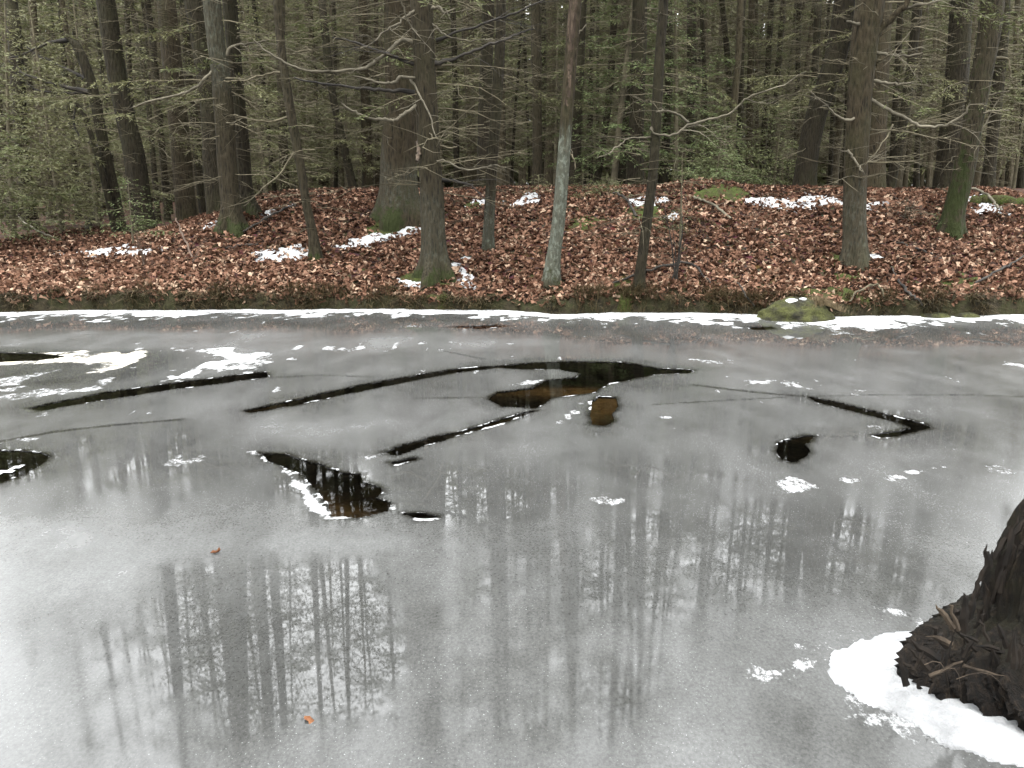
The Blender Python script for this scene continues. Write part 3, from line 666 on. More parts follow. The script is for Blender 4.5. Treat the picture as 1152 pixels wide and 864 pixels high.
def kites(B, D, L, W, r):
    """leaf quads: bases B, unit directions D, lengths L, widths W"""
    n = len(B); rnd = r.normal(0, 1, (n, 3)); S = np.cross(D, rnd*0.55 + np.array([0, 0, 1.0])); S /= np.linalg.norm(S, axis=1)[:, None] + 1e-9
    mid = B + D*(L*0.45)[:, None]
    V = np.stack([B, mid - S*(W*.5)[:, None], B + D*L[:, None], mid + S*(W*.5)[:, None]], 1).reshape(-1, 3)
    return V, np.arange(n*4).reshape(-1, 4)
def spray(mb, wood, p0, az, length, droop, r, leaf=0.10, node=0.09, leafw=0.28, start=0.2, rise=0.0, wr=0.010, tone=0.5, side=0.42):
    """one feathery hemlock branch: stem tube and flat fans of needle tips"""
    d = np.array([math.cos(az), math.sin(az), 0]); t = np.linspace(0, 1, 6)
    wob = r.normal(0, 0.05*length, (6, 3))*t[:, None]; wob[:, 2] *= 0.5
    P = p0 + d*(t*length)[:, None] + np.array([0, 0, 1.0])*(rise*length*t - droop*length*t*t)[:, None] + wob
    wood.tube(P, wr*length**0.5*(1.05 - t), 3)
    nn = max(3, int(length*(1-start)/node)); tt = np.linspace(start, 1, nn) + r.normal(0, .01, nn)
    B = np.stack([np.interp(tt, t, P[:, k]) for k in range(3)], 1)
    perp = np.array([-d[1], d[0], 0]); Bs, Ds, Ls = [], [], []
    for sgn in (-1, 1):
        sl = side*length*(1.05 - tt)*r.uniform(0.5, 1.2, nn) + 0.06
        dirs = d*0.75 + sgn*perp*1.0 + np.array([0, 0, -0.25]) + r.normal(0, .2, (nn, 3)); dirs /= np.linalg.norm(dirs, axis=1)[:, None]
        m = max(2, int(side*length/ (leaf*0.75)))
        for q in range(m):
            f = (q + r.random(nn))/m; ok = r.random(nn) < 0.85
            b = B + dirs*(sl*f)[:, None]; b[:, 2] -= 0.25*sl*f*f
            dd = dirs + sgn*0 + r.normal(0, .55, (nn, 3))*np.array([1, 1, .5]); dd /= np.linalg.norm(dd, axis=1)[:, None]
            Bs.append(b[ok]); Ds.append(dd[ok]); Ls.append((leaf*r.uniform(.6, 1.3, nn))[ok])
    Bs, Ds, Ls = np.concatenate(Bs), np.concatenate(Ds), np.concatenate(Ls)
    V, Q = kites(Bs, Ds, Ls, Ls*leafw*r.uniform(.7, 1.3, len(Ls)), r)
    mb.add(V, Q, v=np.repeat(np.clip(tone + r.normal(0, .22, len(Ls)), 0, 1), 4))
def bare_branch(mb, p0, az, length, r, droop=0.1, rise=0.1, wr=0.012, twigs=5, segs=4, depth=1):
    t = np.linspace(0, 1, 7); d = np.array([math.cos(az), math.sin(az), 0.0])
    wob = np.cumsum(r.normal(0, 0.035*length, (7, 3)), 0)*t[:, None]
    P = p0 + d*(t*length)[:, None] + np.array([0, 0, 1.0])*((rise*t - droop*t*t)*length)[:, None] + wob
    mb.tube(P, wr*length**0.6*(1.08 - t), segs)
    for k in range(twigs):
        f = r.uniform(0.25, 0.95); b = np.array([np.interp(f, t, P[:, q]) for q in range(3)])
        a2 = az + r.choice([-1, 1])*r.uniform(.4, 1.2); l2 = length*(1.1-f)*r.uniform(.35, .8)
        if depth > 0: bare_branch(mb, b, a2, l2, r, r.uniform(-.1, .5), r.uniform(-.3, .3), wr*0.55, max(1, twigs//2), 3, depth-1)
        else:
            e = b + np.array([math.cos(a2), math.sin(a2), r.uniform(-.5, .3)])*l2
            mb.tube(np.array([b, (b+e)/2 + r.normal(0, .04*l2, 3), e]), np.array([wr*.5, wr*.35, wr*.1])*length**0.6, 3)

# shared crowns: sparse high hemlock crowns with dead lower branches
def crown_meshes(seed, z0, z1, maxlen, nbr, leaf, dead_z0, ndead, dead_len, dens=1.0, node=0.16, low=0):
    r = np.random.default_rng(seed); fol, wood = MB(), MB()
    for k in range(nbr):
        f = (k + r.random())/nbr; z = z0 + (z1-z0)*f; L = maxlen*(1-f)**0.7*r.uniform(.55, 1.1) + 0.25
        if r.random() > dens: continue
        spray(fol, wood, np.array([0, 0, z]), k*2.4 + r.uniform(-.5, .5), L, r.uniform(.1, .4), r, leaf, node, 0.26, 0.25, r.uniform(-.05, .25), 0.014, 0.45)
    for k in range(low):
        spray(fol, wood, np.array([0, 0, r.uniform(2.5, z0)]), r.uniform(0, 6.28), r.uniform(.8, 2.2), r.uniform(.1, .4), r, leaf*0.5, node*0.6, 0.22, 0.3, r.uniform(-.05, .1), 0.012, 0.5)
    for k in range(ndead):
        z = dead_z0 + (z0+2-dead_z0)*r.random()
        bare_branch(wood, np.array([0, 0, z]), r.uniform(0, 6.28), dead_len*r.uniform(.4, 1.2), r, r.uniform(-.1, .35), r.uniform(-.1, .2), 0.0085, int(r.integers(4, 7)), 3, 0)
    fm = mesh_data('crown', fol, False); wm = mesh_data('dead_branches', wood)
    return fm, wm
CROWNS = []
for i in range(7):
    fm, wm = crown_meshes(300+i, 9.0 + (i % 3)*1.2, 19.5 + (i % 4), 2.3 + 0.25*(i % 3), 46, 0.17, 0.8, 95, 1.7, 0.55, 0.17, low=(6, 12, 18, 26, 9, 30, 15)[i])
    fm.materials.append(M['needles_grey_hazed'] if i % 2 else M['needles']); wm.materials.append(M['twig'])
    CROWNS.append((fm, wm))
def add_crown(tree, k, scale=1.0, rot=0.0, lean=(0, 0), live=True):
    fm, wm = CROWNS[k % 7]
    if live:
        c = link('crown', fm, tree); c.rotation_euler = (lean[1], lean[0], rot); c.scale = (scale,)*3
    w = link('branches', wm, tree); w.rotation_euler = (lean[1], lean[0], rot); w.scale = (scale,)*3; w['kind'] = 'stuff'

def px_path(rows, Y, height):
    """rows: (px, py, width px) from the foot upward, all at distance Y; carried on above the frame to HEIGHT metres"""
    pts = [at(px, py, Y) for px, py, w in rows]; rad = [w*0.5*np.linalg.norm(p - EYE)/FPX*0.86 for (px, py, w), p in zip(rows, pts)]
    d = pts[-1] - pts[-2]; d = d/np.linalg.norm(d); top = pts[-1]; z_end = pts[0][2] + height
    k = 0
    while top[2] < z_end - 0.5:
        d = d*0.86 + np.array([0, 0, 0.14]); d = d/np.linalg.norm(d)
        top = top + d*1.6; pts.append(top); f = max(0.0, (z_end - top[2])/max(height, 1)); rad.append(max(0.02, rad[len(rows)-1]*min(1, 0.12 + 1.05*f)))
    return np.array(pts), np.array(rad)
NEAR_BASE = []
def near_tree(name, rows, label, mat, height=18, flare=0.5, ridge=0.10, moss=0.0, lichen=None, seed=0, crown=None, Y=None, segs=26, cat='tree', group=None,
              live=True, bare=None, moss_top=0.5, roots=5, step=0.10):
    b = bank_pt(rows[0][0], rows[0][1]); Yb = Y or b[1]
    zb = float(ground(at(rows[0][0], rows[0][1], Yb)[0], Yb))
    P, R = px_path(rows, Yb, height)
    origin = np.array([P[0, 0], Yb, zb]); P = P - origin; P[0, 2] = -0.45
    L = np.concatenate([[0], np.cumsum(np.linalg.norm(np.diff(P, axis=0), axis=1))])
    zlow = np.concatenate([np.arange(0, min(5.4, L[-1]), step), np.arange(min(5.4, L[-1]), L[-1], 0.6), [L[-1]]])
    m = smooth_path(np.column_stack([P, R, L]), 160)
    PP = np.stack([np.interp(zlow, m[:, 4], m[:, k]) for k in range(3)], 1); RR = np.interp(zlow, m[:, 4], m[:, 3])
    t = empty(name, origin); mb = MB(); trunk_mesh(mb, PP, RR, segs, ridge, flare, seed, moss, lichen, moss_top, bare, roots)
    mb.build('trunk', mat, t); tag(t, label, cat, group)
    lean = (math.atan2(PP[-1, 0]-PP[0, 0], PP[-1, 2]), 0)
    if crown is not None: add_crown(t, crown, height/21.0, seed*1.3, lean, live)
    NEAR_BASE.append((origin, P, R)); t['_y'] = Yb
    return t
def limb(tree, rows, mat, Y=None, dy=0.0, w0=None, name='branch', twigs=0, seed=0, tw_len=0.8):
    """a single picked-out branch: rows of (px, py, width px); the tip stands dy metres nearer (negative) or farther"""
    Yb = (Y or tree['_y']); n = len(rows); r = np.random.default_rng(seed)
    P = np.array([at(px, py, Yb + dy*i/(n-1)) for i, (px, py, w) in enumerate(rows)]); R = np.array([w*0.37*Yb/FPX for _, _, w in rows])
    R[0] *= 1.5; m = smooth_path(np.column_stack([P, R]), 4*n); m[:, :3] += r.normal(0, 0.008, (4*n, 3))
    mb = MB(); org = np.array(tree.location)
    mb.tube(m[:, :3] - org, np.maximum(m[:, 3], 0.003), 6)
    br = mb.build(name, mat, tree); mb = MB()
    twigs = max(twigs + 2, 3) if n > 3 and name == 'branch' else twigs
    for k in range(twigs):
        i = int(r.integers(n, 4*n-1)); b = m[i, :3] - org; d = m[i, :3] - m[i-1, :3]; az = math.atan2(d[1], d[0]) + r.choice([-1, 1])*r.uniform(.3, 1.1)
        bare_branch(mb, b, az, tw_len*r.uniform(.4, 1.2), r, r.uniform(-.2, .6), r.uniform(-.5, .5), 0.008, 3, 3, 0)
    if twigs: o = mb.build('twigs', mat, br); o['kind'] = 'stuff'
    return br

# --- the trees standing on the bank
t1 = near_tree('leaning_tree', [(137, 262, 13), (131, 230, 12), (118, 170, 12), (104, 100, 11), (88, 55, 10), (76, 42, 7)], 'dark leaning trunk with bare side limbs at the left edge of the wood', M['bark_dark'], 3.6, 0.3, 0.08, seed=11)
limb(t1, [(102, 104, 6), (75, 98, 5), (45, 90, 4), (20, 80, 3)], M['twig_dark'], seed=1, twigs=6)
limb(t1, [(98, 90, 5), (70, 75, 3.5), (42, 62, 3), (30, 52, 2)], M['twig_dark'], seed=2, twigs=6)
limb(t1, [(79, 45, 5), (55, 48, 4), (30, 60, 2.5), (8, 66, 2)], M['twig_dark'], seed=3, twigs=6)
limb(t1, [(104, 102, 4), (75, 105, 3), (40, 100, 2.5), (22, 84, 2)], M['twig_dark'], seed=4, twigs=4)
t1b = near_tree('slim_tree', [(133, 264, 8), (120, 215, 7), (108, 170, 6), (95, 130, 5), (86, 116, 4)], 'slim dark stem just left of the dark leaning trunk', M['bark_dark'], 2.6, 0.3, 0.06, seed=12, segs=14)
limb(t1b, [(112, 165, 3), (92, 155, 3), (84, 140, 3), (86, 116, 2)], M['twig_dark'], seed=5, twigs=3)
t2 = near_tree('hemlock_tree', [(158, 214, 27), (152, 180, 23), (143, 140, 21), (131, 80, 20), (119, 0, 19)], 'stout dark trunk leaning left behind the low hemlock shrub', M['bark_dark'], 19, 0.25, 0.10, seed=13, crown=3, Y=17.6)
t3 = near_tree('hemlock_tree', [(263, 258, 34), (260, 235, 24), (256, 180, 22), (250, 100, 20), (242, 40, 19), (238, 0, 18)], 'front trunk of the mossy-footed clump left of the slim leaning tree', M['bark'], 20, 0.6, 0.12, moss=0.9, seed=14, crown=1, moss_top=0.22, lichen=(2.4, 6.0, 0.35))
limb(t3, [(252, 66, 5), (240, 78, 4.5), (228, 92, 4), (215, 102, 3.5), (195, 108, 3), (165, 115, 2.5), (150, 120, 1.5)], M['twig_pale'], dy=-0.4, seed=6, twigs=3)
limb(t3, [(252, 64, 5), (262, 52, 4), (285, 48, 3), (300, 46, 2)], M['twig_pale'], seed=7, twigs=3)
limb(t3, [(236, 85, 3), (255, 100, 2.5), (275, 112, 2), (292, 125, 1.5)], M['twig'], seed=8, twigs=3)
t3b = near_tree('hemlock_tree', [(283, 242, 26), (276, 215, 18), (272, 160, 16), (266, 90, 15), (258, 0, 15)], 'dark rear trunk of the mossy-footed clump with a root spreading right', M['bark_dark'], 19, 0.7, 0.10, moss=0.4, seed=15, crown=4, Y=15.7)
t3c = near_tree('hemlock_tree', [(245, 225, 26), (241, 200, 23), (237, 130, 21), (228, 60, 20), (218, 0, 20)], 'broad dark trunk behind the mossy-footed clump', M['bark_dark'], 20, 0.2, 0.10, seed=16, crown=2, Y=17.2)
t5 = near_tree('leaning_tree', [(357, 292, 15), (353, 270, 12), (345, 230, 11), (337, 180, 11), (326, 120, 11), (317, 60, 10), (312, 0, 10)], 'slim tree leaning left with a mossy foot beside a snow patch', M['bark'], 13, 0.6, 0.08, moss=0.8, seed=17, crown=0, moss_top=0.12, segs=18)
limb(t5, [(322, 80, 3), (300, 84, 2.5), (275, 90, 2), (252, 92, 1.5)], M['twig'], seed=9, twigs=4)
limb(t5, [(330, 130, 3), (305, 136, 2.5), (280, 134, 2), (262, 128, 1.5)], M['twig'], seed=10, twigs=4)
limb(t5, [(335, 165, 2.5), (315, 195, 2), (292, 215, 1.5), (275, 232, 1)], M['twig'], dy=-0.5, seed=11, twigs=4)
limb(t5, [(334, 168, 3), (333, 150, 3.5), (332, 143, 2.5)], M['twig_pale'], seed=12)
t6 = near_tree('hemlock_tree', [(447, 244, 60), (448, 225, 50), (450, 190, 46), (452, 120, 44), (453, 50, 42), (453, 0, 41)], 'thickest old trunk with deep bark and a green mossy base', M['bark_brown'], 23, 0.32, 0.11, moss=0.75, seed=18, crown=2, moss_top=0.3, lichen=(0.1, 1.1, 0.28), segs=40)
t7 = near_tree('hemlock_tree', [(489, 308, 46), (489, 296, 34), (488, 260, 31), (485, 200, 29), (481, 140, 28), (478, 70, 26), (474, 0, 25)], 'hemlock with pale dead limbs standing on a mossy mound near the shore', M['bark'], 21, 0.55, 0.11, moss=0.7, seed=19, crown=6, moss_top=0.12, lichen=(0.1, 1.2, 0.22), segs=36)
limb(t7, [(470, 72, 6), (455, 68, 5), (440, 62, 4.5), (420, 56, 4), (398, 48, 3), (374, 42, 2)], M['twig_dark'], dy=-0.5, seed=20, twigs=2)
limb(t7, [(470, 48, 6), (452, 46, 6), (440, 55, 5.5), (424, 68, 5), (410, 76, 4.5), (390, 79, 4), (365, 81, 3.5), (345, 79, 3), (325, 72, 3), (300, 58, 2.5), (286, 44, 1.5)], M['twig_pale'], dy=-0.7, seed=21, twigs=3)
limb(t7, [(472, 104, 6), (445, 102, 5), (420, 101, 4.5), (390, 98, 3.5), (360, 94, 3), (330, 88, 2)], M['twig_dark'], dy=-0.4, seed=22, twigs=2)
limb(t7, [(476, 90, 4), (464, 87, 4), (450, 88, 4.5), (438, 94, 4), (420, 91, 3), (398, 85, 2)], M['twig_pale'], dy=-0.5, seed=23)
limb(t7, [(478, 116, 5), (466, 121, 5), (452, 130, 5), (445, 135, 4), (436, 134, 4.5), (420, 134, 4), (405, 128, 3.5), (392, 122, 3), (383, 114, 2)], M['twig_pale'], dy=-0.6, seed=24)
limb(t7, [(462, 88, 3), (472, 108, 3), (482, 125, 2.5), (490, 155, 1.5)], M['twig_pale'], dy=-0.5, seed=25)
limb(t7, [(490, 72, 5), (510, 66, 4.5), (535, 56, 4), (560, 47, 3.5), (580, 40, 2.5), (600, 32, 1.5)], M['twig_dark'], dy=-0.3, seed=26, twigs=2)
limb(t7, [(490, 46, 4), (515, 36, 3.5), (545, 26, 3), (575, 16, 2.5), (612, 0, 2)], M['twig_dark'], dy=-0.3, seed=27, twigs=2)
limb(t7, [(472, 160, 7), (471, 172, 6), (469, 182, 5)], M['splinter_pale'], dy=-0.3, seed=28, name='broken_stub')
limb(t7, [(470, 181, 3.5), (482, 184, 3), (498, 180, 2.5), (520, 190, 2.5), (545, 189, 2), (553, 185, 1.5)], M['twig_pale'], dy=-0.4, seed=29)
limb(t7, [(490, 202, 5), (510, 204, 4.5), (528, 207, 3), (532, 211, 2)], M['twig_dark'], dy=-0.1, seed=30)
limb(t7, [(492, 164, 3), (505, 166, 2.5), (514, 165, 2)], M['twig'], seed=31)
limb(t7, [(480, 14, 4), (470, 12, 4), (460, 16, 4), (448, 26, 3), (432, 36, 2.5), (420, 48, 2), (406, 54, 1.5)], M['twig_pale'], dy=-0.5, seed=32, twigs=2)
limb(t7, [(482, 12, 4.5), (494, 8, 4), (500, 14, 3), (512, 10, 2)], M['twig_pale'], dy=-0.3, seed=33, twigs=2)
limb(t7, [(474, 56, 3), (472, 40, 2.5), (462, 30, 2), (455, 10, 2), (450, 0, 1.5)], M['twig_pale'], dy=-0.4, seed=34, twigs=3)
limb(t7, [(480, 20, 3), (492, 32, 2.5), (505, 42, 2), (530, 46, 1.5), (555, 42, 1)], M['twig_pale'], dy=-0.3, seed=35, twigs=2)
t8 = near_tree('slim_tree', [(549, 281, 17), (550, 265, 14), (553, 200, 13), (558, 120, 13), (563, 50, 12), (564, 0, 11)], 'slim dark trunk with a lichen-grey foot right of the mossy mound', M['bark_dark'], 15, 0.25, 0.08, seed=36, crown=0, lichen=(0, 0.75, 0.7), moss=0.2, segs=20)
t9 = near_tree('dead_tree', [(620, 320, 24), (622, 300, 19), (628, 250, 18), (633, 190, 17), (638, 120, 16), (643, 50, 15), (647, 0, 15)], 'pale lichen covered snag with peeling brown bark higher up', M['bark_brown'], 10, 0.35, 0.06, seed=37, lichen=(0.1, 2.2, 1.6), bare=(2.5, 5, 0.55), moss=0.25, segs=24)
limb(t9, [(640, 172, 2.5), (645, 178, 2.5), (647, 190, 2)], M['twig'], seed=38); limb(t9, [(646, 40, 3), (655, 34, 2), (660, 26, 1.5)], M['twig_pale'], seed=39)
t10 = near_tree('slim_tree', [(717, 326, 17), (720, 310, 14), (728, 250, 13), (735, 190, 12), (739, 120, 12), (743, 50, 11), (747, 0, 11)], 'slim dark trunk leaning right at the shore beside the bare shrub', M['bark_dark'], 13, 0.3, 0.07, seed=40, crown=4, segs=18)
limb(t10, [(739, 152, 4), (732, 143, 4), (736, 150, 3), (758, 152, 3.5), (775, 140, 3.5), (800, 134, 3), (820, 128, 2.5), (838, 112, 2), (850, 106, 2), (880, 96, 1.5), (908, 80, 1)], M['twig_pale'], dy=-0.4, seed=41, twigs=4)
limb(t10, [(774, 138, 3), (762, 128, 3), (748, 125, 3), (738, 126, 2.5)], M['twig_pale'], dy=-0.2, seed=42)
limb(t10, [(735, 155, 2.5), (715, 155, 2), (700, 160, 2), (685, 172, 1.5), (672, 178, 1)], M['twig_pale'], dy=-0.2, seed=43)
t12 = near_tree('hemlock_tree', [(962, 296, 34), (962, 285, 28), (962, 240, 25), (964, 170, 25), (968, 100, 25), (974, 40, 27), (980, 0, 28)], 'grey hemlock with a mossy foot above the round shore rock', M['bark_brown'], 20, 0.35, 0.09, seed=44, crown=6, moss=0.4, moss_top=0.12, lichen=(0, 1.2, 0.3), segs=34)
limb(t12, [(978, 45, 12), (990, 33, 11), (1005, 18, 9), (1018, 6, 8), (1030, -20, 6), (1040, -60, 4)], M['bark_brown'], dy=-0.3, seed=45, name='fork_limb')
limb(t12, [(972, 108, 6), (985, 115, 5), (1000, 124, 5), (1020, 134, 4.5), (1035, 141, 4), (1055, 142, 4), (1070, 138, 3.5), (1085, 128, 3), (1092, 115, 2)], M['twig_pale'], dy=-0.8, seed=46)
limb(t12, [(980, 58, 4), (1000, 62, 4), (1020, 63, 3.5), (1038, 61, 2.5)], M['twig_pale'], dy=-0.4, seed=47)
limb(t12, [(978, 90, 4), (995, 93, 4), (1010, 95, 3.5), (1024, 94, 2.5)], M['twig_pale'], dy=-0.4, seed=48)
limb(t12, [(975, 28, 5), (962, 27, 4.5), (950, 24, 3)], M['twig_pale'], dy=-0.3, seed=49)
limb(t12, [(966, 128, 5), (962, 133, 4.5), (950, 135, 4), (940, 128, 3), (925, 115, 2.5), (912, 104, 2)], M['twig_pale'], dy=-0.5, seed=50, twigs=2)
limb(t12, [(960, 172, 4), (955, 170, 4), (963, 182, 3), (970, 193, 2)], M['twig_pale'], dy=-0.3, seed=51)
limb(t12, [(1005, 140, 2), (995, 158, 2), (985, 172, 1.5), (974, 185, 1)], M['twig'], dy=-0.5, seed=52)
limb(t12, [(1010, 12, 4), (1025, 8, 4), (1050, 2, 3), (1070, -4, 2)], M['twig_pale'], dy=-0.3, seed=53, twigs=2)
t14 = near_tree('leaning_tree', [(1068, 264, 30), (1072, 245, 22), (1081, 205, 21), (1092, 150, 20), (1103, 90, 21), (1112, 40, 22), (1116, 0, 22)], 'mossy green trunk leaning right near the right edge', M['bark'], 17, 0.4, 0.08, seed=54, crown=5, moss=0.72, moss_top=2.6, segs=30)
limb(t14, [(1096, 112, 3), (1120, 106, 2.5), (1135, 103, 2)], M['twig_pale'], dy=-0.2, seed=55); limb(t14, [(1090, 128, 3), (1110, 126, 2.5), (1135, 124, 2)], M['twig_pale'], dy=-0.3, seed=56)
limb(t14, [(1120, 66, 3.5), (1134, 66, 3), (1136, 80, 2.5), (1140, 95, 1.5)], M['twig'], dy=-0.2, seed=57); limb(t14, [(1092, 165, 2), (1105, 145, 2), (1125, 110, 1.5), (1140, 88, 1)], M['twig_pale'], dy=-0.3, seed=58)

# --- trees behind the crest: foot px, path upward, width, bark
ANCH = [(150, 'the left edge', 'the stout left-leaning trunk'), (255, 'the stout left-leaning trunk', 'the mossy-footed clump'), (335, 'the mossy-footed clump', 'the slim left-leaning tree'),
        (450, 'the slim left-leaning tree', 'the thickest old trunk'), (557, 'the thickest old trunk', 'the slim lichen-footed trunk'), (633, 'the slim lichen-footed trunk', 'the pale lichen snag'),
        (735, 'the pale lichen snag', 'the slim right-leaning trunk'), (965, 'the slim right-leaning trunk', 'the grey hemlock above the rock'), (1090, 'the grey hemlock above the rock', 'the mossy green leaner'), (1200, 'the mossy green leaner', 'the right edge')]
MID = [  # rows from foot upward (px, py), width, depth, bark key, lean word
 ([(29, 232), (24, 150), (18, 60), (12, 0)], 13, 21, 'bark_dark'), ([(173, 205), (165, 100), (147, 0)], 6, 24, 'bark_dark'), ([(184, 205), (178, 110), (170, 30), (166, 0)], 7, 25, 'bark_dark'),
 ([(206, 214), (202, 150), (193, 60), (187, 0)], 21, 19.5, 'bark_brown'), ([(320, 214), (319, 170), (317, 120), (315, 0)], 11, 24, 'bark'), ([(361, 213), (356, 120), (348, 0)], 7, 30, 'bark_brown'),
 ([(401, 213), (386, 160), (373, 100), (362, 0)], 9, 24, 'bark_dark'), ([(414, 212), (411, 120), (408, 0)], 12, 25, 'bark_brown'), ([(424, 212), (423, 0)], 6, 32, 'bark_brown'), ([(430, 212), (429, 0)], 3.5, 40, 'bark_far_hazed'),
 ([(514, 210), (512, 100), (509, 0)], 7, 26, 'bark_dark'), ([(531, 209), (530, 100), (528, 0)], 10, 34, 'bark_far_hazed'), ([(543, 210), (546, 110), (549, 0)], 15, 19.5, 'bark_dark'),
 ([(574, 212), (580, 120), (589, 0)], 3.5, 26, 'bark_dark'), ([(597, 211), (593, 120), (588, 0)], 4, 29, 'bark_dark'), ([(605, 210), (604, 100), (602, 0)], 12, 22, 'bark'), ([(612, 210), (611, 0)], 6, 28, 'bark_dark'), ([(624, 208), (624, 100), (621, 0)], 6, 26, 'bark_dark'),
 ([(646, 210), (650, 100), (655, 0)], 13, 21.5, 'bark_dark'), ([(665, 209), (665, 80), (666, 0)], 5, 31, 'bark_dark'), ([(672, 209), (673, 0)], 4, 36, 'bark_dark'), ([(667, 211), (678, 165), (686, 100), (692, 0)], 9, 23, 'bark_dark'), ([(700, 209), (701, 0)], 5, 34, 'bark_far_hazed'),
 ([(695, 210), (704, 150), (716, 60), (723, 0)], 11, 22.5, 'bark_dark'), ([(715, 211), (717, 120), (720, 0)], 18, 20.5, 'bark_dark'), 
 ([(745, 209), (751, 130), (753, 60), (751, 0)], 10, 23, 'bark_dark'), ([(776, 209), (777, 100), (777, 0)], 9, 26, 'bark_dark'), ([(786, 209), (791, 110), (795, 0)], 4, 32, 'bark_far_hazed'), ([(824, 209), (820, 90), (812, 0)], 7, 27, 'bark_dark'),
 ([(832, 210), (833, 100), (835, 0)], 8, 24, 'bark_dark'), ([(843, 210), (844, 100), (846, 0)], 8, 25, 'bark_brown'), ([(853, 210), (851, 0)], 4.5, 33, 'bark_brown'), ([(857, 211), (862, 110), (868, 0)], 7, 26, 'bark_dark'), ([(862, 211), (872, 120), (882, 0)], 6, 25, 'bark_dark'), ([(896, 210), (897, 110), (899, 0)], 6, 29, 'bark_dark'), ([(880, 210), (882, 0)], 4, 37, 'bark_far_hazed'),
 ([(905, 214), (909, 170), (922, 115), (938, 70), (947, 30), (950, 0)], 24, 18.8, 'bark_dark'), ([(951, 210), (953, 100), (955, 0)], 5, 25, 'bark_dark'), ([(934, 210), (938, 100), (941, 0)], 5, 30, 'bark_dark'), ([(913, 205), (916, 100), (921, 0)], 8, 24, 'bark_dark'),
 ([(983, 216), (985, 130), (990, 0)], 25, 18.2, 'bark_brown'), ([(1003, 212), (1008, 110), (1013, 0)], 7, 24, 'bark_dark'), ([(999, 213), (1012, 160), (1023, 90), (1033, 0)], 10, 22, 'bark_dark'), ([(1018, 211), (1028, 110), (1038, 0)], 5, 28, 'bark_far_hazed'), ([(1032, 211), (1034, 100), (1036, 0)], 6, 30, 'bark_dark'), ([(1045, 210), (1050, 100), (1053, 0)], 4, 33, 'bark_far_hazed'),
 ([(1066, 212), (1070, 150), (1077, 70), (1082, 0)], 24, 19, 'bark_dark'), ([(1112, 211), (1118, 140), (1126, 60), (1130, 0)], 12, 21, 'bark_dark'), ([(1136, 210), (1141, 100), (1145, 0)], 5, 28, 'bark_far_hazed'), ([(1149, 210), (1153, 100), (1158, 0)], 7, 25, 'bark_dark'), ([(95, 225), (85, 120), (70, 0)], 6, 27, 'bark_far_hazed'), ([(55, 230), (45, 110), (36, 0)], 8, 26, 'bark_far_hazed'),
]
ORD = ['first', 'second', 'third', 'fourth', 'fifth', 'sixth', 'seventh', 'eighth', 'ninth', 'tenth', 'eleventh', 'twelfth', 'thirteenth', 'fourteenth', 'fifteenth', 'sixteenth']
def gap_of(px):
    for i, a in enumerate(ANCH):
        if px < a[0]: return i
    return len(ANCH)-1
order = {}
for idx, (rows, *_r) in sorted(enumerate(MID), key=lambda q: q[1][0][0][0]):
    g = gap_of(rows[0][0]); order.setdefault(g, []).append(idx)
for i, (rows, w, Y, bk) in enumerate(MID):
    g = gap_of(rows[0][0]); k = order[g].index(i)
    kind = 'thick' if w >= 18 else 'slim' if w >= 7 else 'thin'
    tone = 'brown' if bk == 'bark_brown' else 'dark' if bk == 'bark_dark' else 'grey'
    lab = f'{kind} {tone} trunk behind the crest, {ORD[k]} right of {ANCH[g][1]}'.replace('right of the left edge', 'in from the left edge')
    rr = [(px, py, w*(1.12 if j == 0 else 1.0 if j < len(rows)-1 else 0.93)) for j, (px, py) in enumerate(rows)]
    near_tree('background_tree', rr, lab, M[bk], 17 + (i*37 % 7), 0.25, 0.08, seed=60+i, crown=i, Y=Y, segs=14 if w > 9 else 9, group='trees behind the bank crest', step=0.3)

# --- the deeper wood: copies of a few trees
r = np.random.default_rng(21)
protos = []
for k in range(6):
    mb = MB(); n = 16; z = np.linspace(-0.2, 20, n); rad = 0.075 + 0.02*k; off = np.cumsum(r.normal(0, .05, (n, 2)), 0)*np.array([1, .5])
    trunk_mesh(mb, np.column_stack([off, z]), rad*(1.0 - 0.88*z.clip(0)/20), 9, 0.07, 0.2, 500+k)
    me = mesh_data('trunk', mb); me.materials.append(M['bark_far_hazed'] if k % 3 else M['bark_dark']); protos.append(me)
spots = []
while len(spots) < 220:
    Y = 23 + 40*r.random()**0.9; x = r.uniform(-0.69, 0.69)*Y
    if all((x-a)**2 + (Y-b)**2 > 1.3**2 for a, b in spots): spots.append((x, Y))
for i, (x, Y) in enumerate(spots):
    sc = r.uniform(0.8, 1.15); t = empty('distant_tree', (x, Y, float(ground(x, Y))))
    g = gap_of(pix(x, Y, 2.0)[0]); lab = f'distant slender trunk deep between {ANCH[g][1]} and {ANCH[g][2]}'
    tag(t, lab, 'tree', lab.replace('trunk', 'trunks'))
    c = link('trunk', protos[i % 6], t); c.scale = (sc, sc, sc)
    add_crown(t, int(r.integers(0, 7)), sc, r.uniform(0, 6.28)); t.rotation_euler = (r.normal(0, .03), r.normal(0, .035), r.uniform(0, 6.28))

